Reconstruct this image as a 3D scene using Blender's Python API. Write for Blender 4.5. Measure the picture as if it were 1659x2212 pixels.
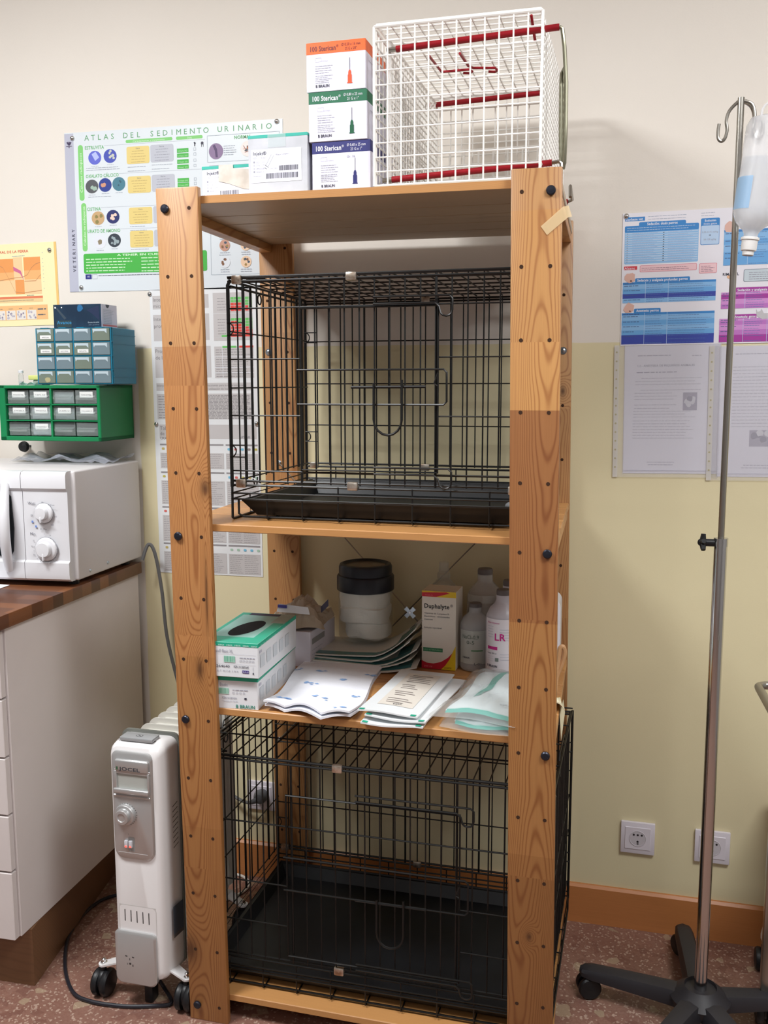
import bpy, bmesh, math, random
from mathutils import Vector, Matrix
random.seed(7)
PI = math.pi
for o in list(bpy.data.objects): bpy.data.objects.remove(o)
SC = bpy.context.scene
COL = SC.collection

# ------------------------------------------------------------------ camera, world, lights, exposure
cam = bpy.data.cameras.new('camera'); CAM = bpy.data.objects.new('camera', cam); COL.objects.link(CAM)
cam.sensor_fit = 'HORIZONTAL'; cam.sensor_width = 36.0; cam.lens = 36.0 * 2062.83 / 1659.0
cam.clip_start = 0.02
_a, _b, _c = -.262, -.1339, -.0018
_f = Vector((math.sin(_a)*math.cos(_b), math.cos(_a)*math.cos(_b), math.sin(_b)))
_r = Vector((math.cos(_a), -math.sin(_a), 0)); _u = _r.cross(_f)
_R = _r*math.cos(_c) + _u*math.sin(_c); _U = _u*math.cos(_c) - _r*math.sin(_c)
_m = Matrix((_R, _U, -_f)).transposed().to_4x4(); _m.translation = Vector((.883, -1.7136, 1.3488))
CAM.matrix_world = _m
SC.camera = CAM
w = bpy.data.worlds.new('world'); SC.world = w; w.use_nodes = True
w.node_tree.nodes['Background'].inputs[0].default_value = (.9, .95, 1, 1)
w.node_tree.nodes['Background'].inputs[1].default_value = .04
SC.view_settings.view_transform = 'Standard'; SC.view_settings.look = 'None'
SC.view_settings.gamma = 1; SC.view_settings.use_curve_mapping = False
SC.view_settings.exposure = 0.88
def area_light(name, loc, sx, sy, power, col=(1, 1, 1)):
    l = bpy.data.lights.new(name, 'AREA'); l.shape = 'RECTANGLE'; l.size = sx; l.size_y = sy
    l.energy = power; l.color = col
    o = bpy.data.objects.new(name, l); COL.objects.link(o); o.location = loc
    return o
area_light('ceiling_lamp_light', (-.60, -.85, 2.63), .70, .40, 31, (.97, .99, 1))
area_light('ceiling_lamp_light', (1.7, -.95, 2.63), .9, .6, 25, (.97, .99, 1))
area_light('ceiling_lamp_light', (.2, -2.9, 2.63), 1.2, .6, 4, (.97, .99, 1))

# ------------------------------------------------------------------ materials
def lin(c):
    c = c/255.0
    return c/12.92 if c <= .04045 else ((c+.055)/1.055)**2.4
def rgb(t): return (lin(t[0]), lin(t[1]), lin(t[2]), 1)
MC = {}
def mat(name, col, rough=.6, metal=0, spec=.5, trans=0, alpha=1, emis=None, es=1, ior=1.45, bump=None, vary=None, coat=0):
    if name in MC: return MC[name]
    m = bpy.data.materials.new(name); m.use_nodes = True; MC[name] = m
    nt = m.node_tree; b = nt.nodes['Principled BSDF']
    b.inputs['Base Color'].default_value = rgb(col); b.inputs['Roughness'].default_value = rough
    b.inputs['Metallic'].default_value = metal; b.inputs['Specular IOR Level'].default_value = spec
    b.inputs['Transmission Weight'].default_value = trans; b.inputs['Alpha'].default_value = alpha
    b.inputs['IOR'].default_value = ior; b.inputs['Coat Weight'].default_value = coat
    m.diffuse_color = rgb(col)
    if emis: b.inputs['Emission Color'].default_value = rgb(emis); b.inputs['Emission Strength'].default_value = es
    if vary or bump:
        tc = nt.nodes.new('ShaderNodeTexCoord'); n = nt.nodes.new('ShaderNodeTexNoise')
        s = (vary or bump)[0]; n.inputs['Scale'].default_value = s; n.inputs['Detail'].default_value = 5
        nt.links.new(tc.outputs['Object'], n.inputs['Vector'])
        if vary:
            mx = nt.nodes.new('ShaderNodeMix'); mx.data_type = 'RGBA'
            mx.inputs[6].default_value = rgb(col); mx.inputs[7].default_value = rgb(vary[1])
            mr = nt.nodes.new('ShaderNodeMapRange'); mr.inputs[1].default_value = .4; mr.inputs[2].default_value = .65
            nt.links.new(n.outputs['Fac'], mr.inputs[0]); nt.links.new(mr.outputs[0], mx.inputs[0]); nt.links.new(mx.outputs[2], b.inputs['Base Color'])
        if bump:
            n2 = nt.nodes.new('ShaderNodeTexNoise'); n2.inputs['Scale'].default_value = bump[0]; n2.inputs['Detail'].default_value = 4
            nt.links.new(tc.outputs['Object'], n2.inputs['Vector'])
            bp = nt.nodes.new('ShaderNodeBump'); bp.inputs['Strength'].default_value = bump[1]; bp.inputs['Distance'].default_value = bump[2]
            nt.links.new(n2.outputs['Fac'], bp.inputs['Height']); nt.links.new(bp.outputs[0], b.inputs['Normal'])
    return m

class NT:
    def __init__(s, m): s.nt = m.node_tree
    def n(s, t, **k):
        x = s.nt.nodes.new(t)
        for a, v in k.items(): setattr(x, a, v)
        return x
    def set(s, sock, v):
        if isinstance(v, (int, float, tuple)): sock.default_value = v
        else: s.nt.links.new(v, sock)
    def math(s, op, a, b=None, c=None):
        x = s.n('ShaderNodeMath', operation=op)
        for i, v in enumerate((a, b, c)):
            if v is not None: s.set(x.inputs[i], v)
        return x.outputs[0]
    def mix(s, f, a, b, blend='MIX'):
        x = s.n('ShaderNodeMix', data_type='RGBA', blend_type=blend)
        s.set(x.inputs[0], f); s.set(x.inputs[6], a); s.set(x.inputs[7], b)
        return x.outputs[2]

def wood(name, along, light, dark, seed=0., seglen=.38, A=3300., B=10., rough=.42, knots=(), vary=1.0, ringamt=.8, tint2=None, segs=None):
    if name in MC: return MC[name]
    m = bpy.data.materials.new(name); m.use_nodes = True; MC[name] = m
    b = m.node_tree.nodes['Principled BSDF']; q = NT(m)
    tc = q.n('ShaderNodeTexCoord'); sp = q.n('ShaderNodeSeparateXYZ'); q.nt.links.new(tc.outputs['Object'], sp.inputs[0])
    X, Y, Z = sp.outputs
    if along == 'z': l = Z; a = q.math('ADD', X, q.math('MULTIPLY', Y, .8))
    elif along == 'x': l = X; a = q.math('ADD', Y, q.math('MULTIPLY', Z, .8))
    else: l = Y; a = q.math('ADD', X, q.math('MULTIPLY', Z, .8))
    cb = q.n('ShaderNodeCombineXYZ'); q.set(cb.inputs[0], q.math('MULTIPLY', a, 9.)); q.set(cb.inputs[1], q.math('MULTIPLY', l, 4.5)); cb.inputs[2].default_value = seed*3.7
    n1 = q.n('ShaderNodeTexNoise'); n1.inputs['Scale'].default_value = 1; n1.inputs['Detail'].default_value = 2; q.nt.links.new(cb.outputs[0], n1.inputs['Vector'])
    if along == 'z': strip = 0.
    else: strip = q.math('FLOOR', q.math('MULTIPLY', a, 10.))
    s = q.math('ADD', q.math('FLOOR', q.math('ADD', q.math('DIVIDE', l, seglen), seed*1.37 + .2)), strip)
    wn = q.n('ShaderNodeTexWhiteNoise', noise_dimensions='1D'); q.set(wn.inputs['W'], q.math('ADD', s, seed*11.3))
    sc = q.n('ShaderNodeSeparateColor'); q.nt.links.new(wn.outputs['Color'], sc.inputs[0]); r1, r2, r3 = sc.outputs
    xc = q.math('SUBTRACT', a, q.math('MULTIPLY', q.math('SUBTRACT', r1, .5), .04))
    sign = q.math('SUBTRACT', q.math('MULTIPLY', q.math('GREATER_THAN', r2, .5), 2.), 1.)
    f = q.math('ADD', q.math('MULTIPLY', q.math('MULTIPLY', xc, xc), A), q.math('MULTIPLY', q.math('MULTIPLY', sign, l), B))
    f = q.math('ADD', f, q.math('MULTIPLY', n1.outputs['Fac'], 4.2))
    kd = None
    for kn in knots:
        ka, kl, kr = kn[:3]; st = kn[3] if len(kn) > 3 else .6
        dx = q.math('SUBTRACT', a, ka); dl = q.math('MULTIPLY', q.math('SUBTRACT', l, kl), st)
        d2 = q.math('DIVIDE', q.math('ADD', q.math('MULTIPLY', dx, dx), q.math('MULTIPLY', dl, dl)), kr*kr)
        e1 = q.math('EXPONENT', q.math('MULTIPLY', d2, -.18)); e2 = q.math('EXPONENT', q.math('MULTIPLY', d2, -1.3))
        f = q.math('ADD', f, q.math('MULTIPLY', e1, 7.))
        kd = e2 if kd is None else q.math('MAXIMUM', kd, e2)
    ring = q.math('ADD', q.math('MULTIPLY', q.math('SINE', q.math('MULTIPLY', f, 6.2832)), .5), .5)
    ring = q.math('POWER', ring, 4.)
    cb2 = q.n('ShaderNodeCombineXYZ'); q.set(cb2.inputs[0], q.math('MULTIPLY', a, 420.)); q.set(cb2.inputs[1], q.math('MULTIPLY', l, 9.))
    n2 = q.n('ShaderNodeTexNoise'); n2.inputs['Scale'].default_value = 1; n2.inputs['Detail'].default_value = 3; q.nt.links.new(cb2.outputs[0], n2.inputs['Vector'])
    c = q.mix(q.math('MULTIPLY', ring, ringamt), rgb(light), rgb(dark))
    seg = q.math('MULTIPLY', r3, .55*vary)
    c = q.mix(seg, c, rgb(tint2 or tuple(int(v*.80) for v in dark)))
    c = q.mix(q.math('MULTIPLY', n2.outputs['Fac'], .28), c, rgb(tuple(int(v*.78) for v in dark)))
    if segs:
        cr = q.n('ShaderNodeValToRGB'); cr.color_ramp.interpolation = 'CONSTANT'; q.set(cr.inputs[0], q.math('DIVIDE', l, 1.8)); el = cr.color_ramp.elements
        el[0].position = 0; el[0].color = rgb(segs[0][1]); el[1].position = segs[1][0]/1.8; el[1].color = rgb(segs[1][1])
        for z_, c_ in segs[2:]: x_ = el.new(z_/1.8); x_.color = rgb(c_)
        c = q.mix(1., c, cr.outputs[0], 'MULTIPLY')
    if kd is not None: c = q.mix(q.math('MULTIPLY', kd, .85), c, rgb((78, 48, 28)))
    q.nt.links.new(c, b.inputs['Base Color']); b.inputs['Roughness'].default_value = rough
    bp = q.n('ShaderNodeBump'); bp.inputs['Strength'].default_value = .15; bp.inputs['Distance'].default_value = .0006
    q.nt.links.new(n2.outputs['Fac'], bp.inputs['Height']); q.nt.links.new(bp.outputs[0], b.inputs['Normal'])
    m.diffuse_color = rgb(light)
    return m

def wall_mat():
    m = bpy.data.materials.new('painted_wall'); m.use_nodes = True; b = m.node_tree.nodes['Principled BSDF']; q = NT(m)
    g = q.n('ShaderNodeNewGeometry'); sp = q.n('ShaderNodeSeparateXYZ'); q.nt.links.new(g.outputs['Position'], sp.inputs[0])
    nz = q.n('ShaderNodeTexNoise'); nz.inputs['Scale'].default_value = 9; q.nt.links.new(g.outputs['Position'], nz.inputs['Vector'])
    wob = q.math('MULTIPLY', q.math('SUBTRACT', nz.outputs['Fac'], .5), .006)
    up = q.math('GREATER_THAN', q.math('ADD', sp.outputs[2], wob), 1.442)
    lf = q.math('LESS_THAN', q.math('ADD', sp.outputs[0], wob), -.415)
    msk = q.math('MAXIMUM', up, lf)
    c = q.mix(msk, rgb((228, 217, 178)), rgb((234, 227, 218)))
    n2 = q.n('ShaderNodeTexNoise'); n2.inputs['Scale'].default_value = 4; n2.inputs['Detail'].default_value = 6; q.nt.links.new(g.outputs['Position'], n2.inputs['Vector'])
    c = q.mix(q.math('MULTIPLY', n2.outputs['Fac'], .10), c, rgb((190, 178, 150)))
    q.nt.links.new(c, b.inputs['Base Color']); b.inputs['Roughness'].default_value = .75
    n3 = q.n('ShaderNodeTexNoise'); n3.inputs['Scale'].default_value = 260; n3.inputs['Detail'].default_value = 3; q.nt.links.new(g.outputs['Position'], n3.inputs['Vector'])
    bp = q.n('ShaderNodeBump'); bp.inputs['Strength'].default_value = .12; bp.inputs['Distance'].default_value = .001
    q.nt.links.new(n3.outputs['Fac'], bp.inputs['Height']); q.nt.links.new(bp.outputs[0], b.inputs['Normal'])
    return m

def terrazzo():
    m = bpy.data.materials.new('terrazzo_floor'); m.use_nodes = True; b = m.node_tree.nodes['Principled BSDF']; q = NT(m)
    g = q.n('ShaderNodeNewGeometry')
    v = q.n('ShaderNodeTexVoronoi'); v.inputs['Scale'].default_value = 230; q.nt.links.new(g.outputs['Position'], v.inputs['Vector'])
    s = q.n('ShaderNodeSeparateColor'); q.nt.links.new(v.outputs['Color'], s.inputs[0])
    v2 = q.n('ShaderNodeTexVoronoi'); v2.inputs['Scale'].default_value = 45; q.nt.links.new(g.outputs['Position'], v2.inputs['Vector'])
    s2 = q.n('ShaderNodeSeparateColor'); q.nt.links.new(v2.outputs['Color'], s2.inputs[0])
    n = q.n('ShaderNodeTexNoise'); n.inputs['Scale'].default_value = 5; n.inputs['Detail'].default_value = 6; q.nt.links.new(g.outputs['Position'], n.inputs['Vector'])
    c = q.mix(n.outputs['Fac'], rgb((118, 84, 74)), rgb((160, 124, 108)))
    c = q.mix(q.math('MULTIPLY', s.outputs[0], .4), c, rgb((112, 70, 60)))
    c = q.mix(q.math('MULTIPLY', q.math('GREATER_THAN', s.outputs[1], .88), .45), c, rgb((206, 184, 166)))
    c = q.mix(q.math('MULTIPLY', q.math('GREATER_THAN', s2.outputs[0], .84), .35), c, rgb((98, 60, 54)))
    c = q.mix(q.math('MULTIPLY', q.math('GREATER_THAN', s2.outputs[1], .93), .4), c, rgb((186, 172, 142)))
    q.nt.links.new(c, b.inputs['Base Color']); b.inputs['Roughness'].default_value = .28
    return m

PINE_L, PINE_D = (206, 156, 102), (160, 104, 60)
M_black = mat('black_coated_wire', (15, 15, 15), .4)
M_blackp = mat('black_plastic', (22, 23, 26), .42)
M_tray = mat('black_tray_plastic', (15, 16, 19), .42, vary=(7, (22, 24, 28)))
M_chrome = mat('chrome', (205, 205, 205), .16, 1)
M_steel = mat('brushed_steel', (168, 164, 156), .3, 1)
M_zinc = mat('zinc', (190, 198, 205), .28, 1)
M_clip = mat('tin_clip', (222, 214, 202), .3, .9, vary=(60, (160, 132, 108)))
M_white = mat('white_enamel', (238, 236, 233), .32)
M_wwire = mat('white_coated_wire', (246, 243, 238), .4)
M_red = mat('red_plastic_sleeve', (152, 14, 30), .35)
M_paper = mat('white_paper', (240, 240, 246), .6)
M_gloss = mat('glossy_white_print', (240, 243, 250), .35)
M_bolt = mat('dark_bolt', (52, 54, 64), .35, .7)
M_hole = mat('hole_dark', (58, 34, 18), .9)
def C(*c, r=.55): return mat('print_%d_%d_%d' % c, c, r)

# ------------------------------------------------------------------ mesh builder
_fc = {}
BOLD = ('Sterican', 'B BRAUN', 'Duphalyte', 'ESTRUVITA', 'OXALATO', 'CISTINA', 'URATO', 'NORMAL', 'Injekt', 'LR', 'A TENER', 'ANESTESIA', 'ESTRAL', 'JOCEL', 'Sedaci', 'Anestesia', 'RIMADYL', 'Dorbene')
def glyph(s):
    if s in _fc: return _fc[s]
    cu = bpy.data.curves.new('t', 'FONT'); cu.body = s; cu.size = 1; cu.resolution_u = 2
    if any(k in s for k in BOLD): cu.offset = .022; cu.space_character = 1.05
    ob = bpy.data.objects.new('t', cu); COL.objects.link(ob)
    dg = bpy.context.evaluated_depsgraph_get(); dg.update()
    me = bpy.data.meshes.new_from_object(ob.evaluated_get(dg))
    vs = [tuple(v.co) for v in me.vertices]; fs = [tuple(p.vertices) for p in me.polygons]
    bpy.data.objects.remove(ob); bpy.data.curves.remove(cu); bpy.data.meshes.remove(me)
    if vs:
        x0 = min(v[0] for v in vs); x1 = max(v[0] for v in vs)
    else: x0, x1 = 0, 0
    _fc[s] = (vs, fs, x0, x1); return _fc[s]

class MB:
    def __init__(s): s.v = []; s.f = []; s.m = []; s.mats = []; s.T = Matrix.Identity(4); s.sm = []
    def mi(s, m):
        if m not in s.mats: s.mats.append(m)
        return s.mats.index(m)
    def add(s, vs, fs, m, smooth=False):
        k = len(s.v); s.v += [tuple(s.T @ Vector(v)) for v in vs]; i = s.mi(m)
        for f in fs: s.f.append(tuple(k+j for j in f)); s.m.append(i); s.sm.append(smooth)
        return s
    def box(s, x0, x1, y0, y1, z0, z1, m, r=0, seg=2):
        if r > 0:
            bm = bmesh.new(); bmesh.ops.create_cube(bm, size=1)
            for v in bm.verts: v.co = Vector(((x0+x1)/2+v.co.x*(x1-x0), (y0+y1)/2+v.co.y*(y1-y0), (z0+z1)/2+v.co.z*(z1-z0)))
            bmesh.ops.bevel(bm, geom=list(bm.edges), offset=min(r, .49*min(x1-x0, y1-y0, z1-z0)), segments=seg, affect='EDGES', profile=.5)
            s.add([tuple(v.co) for v in bm.verts], [tuple(v.index for v in f.verts) for f in bm.faces] if False else s._bf(bm), m, True); bm.free(); return s
        return s.add([(x0,y0,z0),(x1,y0,z0),(x1,y1,z0),(x0,y1,z0),(x0,y0,z1),(x1,y0,z1),(x1,y1,z1),(x0,y1,z1)],
                     [(3,2,1,0),(4,5,6,7),(0,1,5,4),(1,2,6,5),(2,3,7,6),(3,0,4,7)], m)
    def _bf(s, bm):
        bm.verts.index_update(); return [tuple(v.index for v in f.verts) for f in bm.faces]
    def tube(s, pts, r, m, n=8, closed=False):
        P = [Vector(p) for p in pts]; N = len(P); rings = []
        t0 = (P[1]-P[0]).normalized(); up = Vector((0, 0, 1)) if abs(t0.z) < .9 else Vector((1, 0, 0))
        nrm = t0.cross(up).normalized()
        vs = []
        for i in range(N):
            if closed: t = (P[(i+1) % N]-P[i-1]).normalized()
            else: t = (P[min(i+1, N-1)]-P[max(i-1, 0)]).normalized()
            nrm = (nrm - t*nrm.dot(t)); nrm = nrm.normalized() if nrm.length > 1e-6 else t.orthogonal().normalized()
            bi = t.cross(nrm); rr = r[i] if isinstance(r, (list, tuple)) else r
            for k in range(n):
                a = 2*PI*k/n; vs.append(tuple(P[i] + (nrm*math.cos(a)+bi*math.sin(a))*rr))
        fs = []
        for i in range(N if closed else N-1):
            j = (i+1) % N
            for k in range(n): fs.append((i*n+k, i*n+(k+1) % n, j*n+(k+1) % n, j*n+k))
        if not closed: fs.append(tuple(range(n-1, -1, -1))); fs.append(tuple((N-1)*n+k for k in range(n)))
        return s.add(vs, fs, m, True)
    def cyl(s, a, b, r, m, n=16, r2=None): return s.tube([a, b], [r, r if r2 is None else r2], m, n)
    def lathe(s, prof, m, c=(0, 0, 0), n=28, axis='z', sq=0):
        vs = []; N = len(prof)
        for (r, z) in prof:
            for k in range(n):
                a = 2*PI*k/n; x, y = r*math.cos(a), r*math.sin(a)
                if sq: 
                    k4 = (abs(math.cos(a))**4+abs(math.sin(a))**4)**(-.25); x *= 1+(k4-1)*sq; y *= 1+(k4-1)*sq
                p = (x, y, z) if axis == 'z' else ((x, z, y) if axis == 'y' else (z, x, y))
                vs.append((c[0]+p[0], c[1]+p[1], c[2]+p[2]))
        fs = []
        for i in range(N-1):
            for k in range(n):
                q = (i*n+k, i*n+(k+1) % n, (i+1)*n+(k+1) % n, (i+1)*n+k)
                fs.append(q if axis != 'y' else q[::-1])
        fs.append(tuple(range(n-1, -1, -1))); fs.append(tuple((N-1)*n+k for k in range(n)))
        return s.add(vs, fs, m, True)
    def prism(s, poly, z0, z1, m, ax='z', smooth=False):
        n = len(poly)
        def P(x, y, z): return (x, y, z) if ax == 'z' else ((x, z, y) if ax == 'y' else (z, x, y))
        vs = [P(x, y, z0) for x, y in poly]+[P(x, y, z1) for x, y in poly]
        fs = [tuple(range(n-1, -1, -1)), tuple(range(n, 2*n))]+[(i, (i+1) % n, n+(i+1) % n, n+i) for i in range(n)]
        return s.add(vs, fs, m, smooth)
    def sphere(s, c, r, m, n=14, sc=(1, 1, 1)):
        prof = [(math.sin(PI*i/8)*r+1e-5, -math.cos(PI*i/8)*r) for i in range(9)]
        k = len(s.v); s.lathe(prof, m, (0, 0, 0), n)
        Ti = s.T.inverted()
        for i in range(k, len(s.v)):
            p = Ti @ Vector(s.v[i]); s.v[i] = tuple(s.T @ Vector((c[0]+p.x*sc[0], c[1]+p.y*sc[1], c[2]+p.z*sc[2])))
        return s
    def grid(s, nx, ny, fn, m, thick=0, smooth=True, m2=None):
        vs = [fn(i/nx, j/ny) for j in range(ny+1) for i in range(nx+1)]
        fs = [(j*(nx+1)+i, j*(nx+1)+i+1, (j+1)*(nx+1)+i+1, (j+1)*(nx+1)+i) for j in range(ny) for i in range(nx)]
        if thick:
            k = len(vs); vs += [(x, y, z-thick) for x, y, z in vs]; top = list(fs)
            fs = top+[tuple(k+q for q in reversed(f)) for f in top]
            b = [i for i in range(nx+1)]+[j*(nx+1)+nx for j in range(1, ny+1)]+[ny*(nx+1)+i for i in range(nx-1, -1, -1)]+[j*(nx+1) for j in range(ny-1, 0, -1)]
            for a, c in zip(b, b[1:]+b[:1]): fs.append((c, a, k+a, k+c))
        return s.add(vs, fs, m, smooth)
    def text(s, t, size, m, u=0, v=0, w=0, align='l', sx=1., rot=0, width=None):
        vs, fs, x0, x1 = glyph(t)
        if not vs: return s
        if width: sx = width/((x1-x0)*size)
        off = {'l': x0, 'c': (x0+x1)/2, 'r': x1}[align]; ca, sa = math.cos(rot), math.sin(rot); o = []
        for x, y, z in vs:
            a, b = (x-off)*size*sx, y*size; o.append((u+a*ca-b*sa, v+a*sa+b*ca, w))
        return s.add(o, fs, m)
    def build(s, name, parent=None, bevel=0, loc=None, rotz=0, auto=35):
        me = bpy.data.meshes.new(name)
        vs = s.v
        if loc is not None and parent is None:
            L = Vector(loc); R = Matrix.Rotation(-rotz, 3, 'Z'); vs = [tuple(R @ (Vector(v)-L)) for v in vs] if not getattr(s, 'local', False) else vs
        me.from_pydata(vs, [], s.f); me.update()
        for m in s.mats: me.materials.append(m)
        me.polygons.foreach_set('material_index', s.m); me.polygons.foreach_set('use_smooth', s.sm)
        if any(s.sm): me.set_sharp_from_angle(angle=math.radians(auto))
        o = bpy.data.objects.new(name, me); COL.objects.link(o)
        if parent is not None: o.parent = parent
        if loc is not None: o.location = loc; o.rotation_euler.z = rotz
        return o

def thing(name, label, cat, loc=(0, 0, 0), rotz=0, group=None):
    o = bpy.data.objects.new(name, None); COL.objects.link(o); o.empty_display_size = .05
    o.location = loc; o.rotation_euler.z = rotz; return tag(o, label, cat, group)
def tag(o, label, cat, group=None):
    o['label'] = label; o['category'] = cat
    if group: o['group'] = group
    return o
def struct(o): o['kind'] = 'structure'; return o

# print frame: u right, v down (cm) on a face; M maps (x right, y up, z out) metres
class Face:
    def __init__(s, mb, M): s.b = mb; s.M = M; s.k = 0
    def _on(s): s.old = s.b.T; s.b.T = s.old @ s.M
    def _off(s): s.b.T = s.old
    def rect(s, u0, v0, u1, v1, m, w=1):
        s.k += 1; s._on(); z = w*.0001+s.k*4e-6; s.b.add([(u0/100, -v1/100, z), (u1/100, -v1/100, z), (u1/100, -v0/100, z), (u0/100, -v0/100, z)], [(0, 1, 2, 3)], m); s._off()
    def poly(s, pts, m, w=1):
        s.k += 1; s._on(); s.b.add([(u/100, -v/100, w*.0001+s.k*4e-6) for u, v in pts], [tuple(range(len(pts)))[::-1]], m); s._off()
    def rrect(s, u0, v0, u1, v1, r, m, w=1):
        p = []
        for cx, cy, a0 in ((u1-r, v0+r, -90), (u1-r, v1-r, 0), (u0+r, v1-r, 90), (u0+r, v0+r, 180)):
            for k in range(5): a = math.radians(a0+k*22.5); p.append((cx+r*math.cos(a), cy+r*math.sin(a)))
        s.poly(p, m, w)
    def frame(s, u0, v0, u1, v1, t, m, w=1):
        s.rect(u0, v0, u1, v0+t, m, w); s.rect(u0, v1-t, u1, v1, m, w); s.rect(u0, v0, u0+t, v1, m, w); s.rect(u1-t, v0, u1, v1, m, w)
    def disc(s, u, v, r, m, w=1, ry=None, n=22):
        ry = ry or r; s.poly([(u+r*math.cos(2*PI*k/n), v+ry*math.sin(2*PI*k/n)) for k in range(n)], m, w)
    def blob(s, u, v, r, m, w=2, n=9, j=.35):
        s.poly([(u+r*(1-j*random.random())*math.cos(2*PI*k/n), v+r*(1-j*random.random())*math.sin(2*PI*k/n)) for k in range(n)], m, w)
    def text(s, t, u, v, size, m, w=2, align='l', width=None, sx=1, rot=0):
        s._on(); s.b.text(t, size/100, m, u/100, -v/100, w*.0001+s.k*4e-6+1e-5, align, sx, rot, width/100 if width else None); s._off()
    def lines(s, u0, v0, u1, v1, n, m, th=.12, w=2, ragged=.3, align='l'):
        for i in range(n):
            v = v0+(v1-v0)*(i/max(1, n-1)) if n > 1 else v0
            L = (u1-u0)*(1-ragged*random.random()); u = u0 if align == 'l' else (u0+u1-L)/2; e = u+L
            while u < e:
                l = min(random.uniform(th*2.2, th*8), e-u); s.k -= 1; s.rect(u, v, u+l, v+th, m, w); u += l+th*1.0
    def barcode(s, u0, v0, u1, v1, m, w=2, step=.09):
        u = u0
        while u < u1:
            l = random.choice((.5, .8, 1.4))*step; s.k -= 1; s.rect(u, v0, min(u+l, u1), v1, m, w); u += l+random.choice((.5, .9))*step

def Mface(origin, right, up):
    r = Vector(right).normalized(); u = Vector(up).normalized(); n = r.cross(u)
    M = Matrix((r, u, n)).transposed().to_4x4(); M.translation = Vector(origin); return M

# ================================================================== ROOM
WY = .600
def plane_box(name, *a, m=None):
    b = MB(); b.box(*a, m); return struct(b.build(name))
MWALL = wall_mat()
M_plain = mat('plain_wall', (168, 168, 168), .8)
plane_box('wall_back', -2.2, 2.6, WY, WY+.1, 0, 2.66, m=MWALL)
plane_box('wall_left', -2.3, -2.2, -3.6, WY+.1, 0, 2.66, m=M_plain)
plane_box('wall_right', 2.6, 2.7, -3.6, WY+.1, 0, 2.66, m=M_plain)
plane_box('wall_front', -2.2, 2.6, -3.7, -3.6, 0, 2.66, m=M_plain)
plane_box('ceiling', -2.3, 2.7, -3.7, WY+.1, 2.66, 2.76, m=mat('ceiling_white', (240, 238, 234), .85))
plane_box('floor', -2.3, 2.7, -3.7, WY+.1, -.1, 0, m=terrazzo())
b = MB(); b.prism([(WY-.012, 0), (WY, 0), (WY, .1), (WY-.006, .1), (WY-.012, .094)], -.425, 2.6, wood('baseboard_wood', 'x', (206, 136, 80), (180, 110, 60), 2, 1.4, 1200, 6, .4, ringamt=.35, vary=.2), ax='x')
struct(b.build('baseboard_back'))

# ================================================================== SHELVING UNIT
LX, XR, DEP = -.0111, -.02, .56
def SH(x, y, z): return (x + LX*(z-.9) + XR*y/DEP, y, z - .0036*x/.73)
unit = thing('shelving_unit', 'tall open pine shelving unit with four slatted shelves standing against the wall', 'shelving unit', (.36, .3, 0))
UL = Vector(unit.location)
def ubuild(b, name, par=unit, org=None):
    org = Vector(org) if org else UL
    b.v = [tuple(Vector(SH(*v))-org) for v in b.v]
    o = b.build(name, None); o.parent = par
    o.location = org-UL if par is unit else (0, 0, 0)
    return o
HZ = [1.6799-.1265*i for i in range(14)]
PT = .016
def post(cx, y, seed, knots, segs=None, tint=None):
    b = MB(); m = wood('pine_post_%d' % seed, 'z', PINE_L if seed != 1 else (232, 176, 98), PINE_D, seed, .40 if seed < 2 else .5, knots=knots, tint2=tint, segs=segs, vary=.5 if segs else 1.)
    b.box(cx-.044, cx+.044, y, y+PT, 0, 1.719, m, .0022, 2)
    for i, z in enumerate(HZ):
        for s in (-1, 1):
            b.lathe([(.0036, -.0004), (.0034, -.0001)], M_hole, (cx+s*.025, y, z), 10, 'y')
    return ubuild(b, 'post', org=(cx, y, 0))
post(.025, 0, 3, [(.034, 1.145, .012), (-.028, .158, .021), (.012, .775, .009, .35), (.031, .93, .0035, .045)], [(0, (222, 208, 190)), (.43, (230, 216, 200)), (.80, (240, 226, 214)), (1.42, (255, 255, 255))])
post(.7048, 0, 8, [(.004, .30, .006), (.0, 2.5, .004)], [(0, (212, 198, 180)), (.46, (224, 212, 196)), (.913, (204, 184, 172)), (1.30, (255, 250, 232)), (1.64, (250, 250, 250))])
post(.025, .56, 5, [(.0, 1.0, .008)])
post(.7048, .56, 6, [(.0, 1.33, .008)])
SHELF_ROW = [0, 5, 8, 13]
SZ = [HZ[r]+.0245 for r in SHELF_ROW]
m_under = wood('pine_slat', 'x', (212, 158, 98), (174, 112, 62), 9, .9, 1500, 8, ringamt=.55, vary=.7)
m_rail = wood('pine_rail', 'y', (214, 158, 98), (182, 118, 62), 4, .6, 1500, 8)
edges = [.0165, .156, .160, .254, .258, .352, .356, .450, .454, .5595]
m_top = wood('pine_slat_grey', 'x', (196, 176, 148), (166, 142, 112), 9, .9, 1500, 8, ringamt=.4, vary=.4)  # greyer, less saturated pine for the top shelf slats
m_edge = m_under
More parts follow.
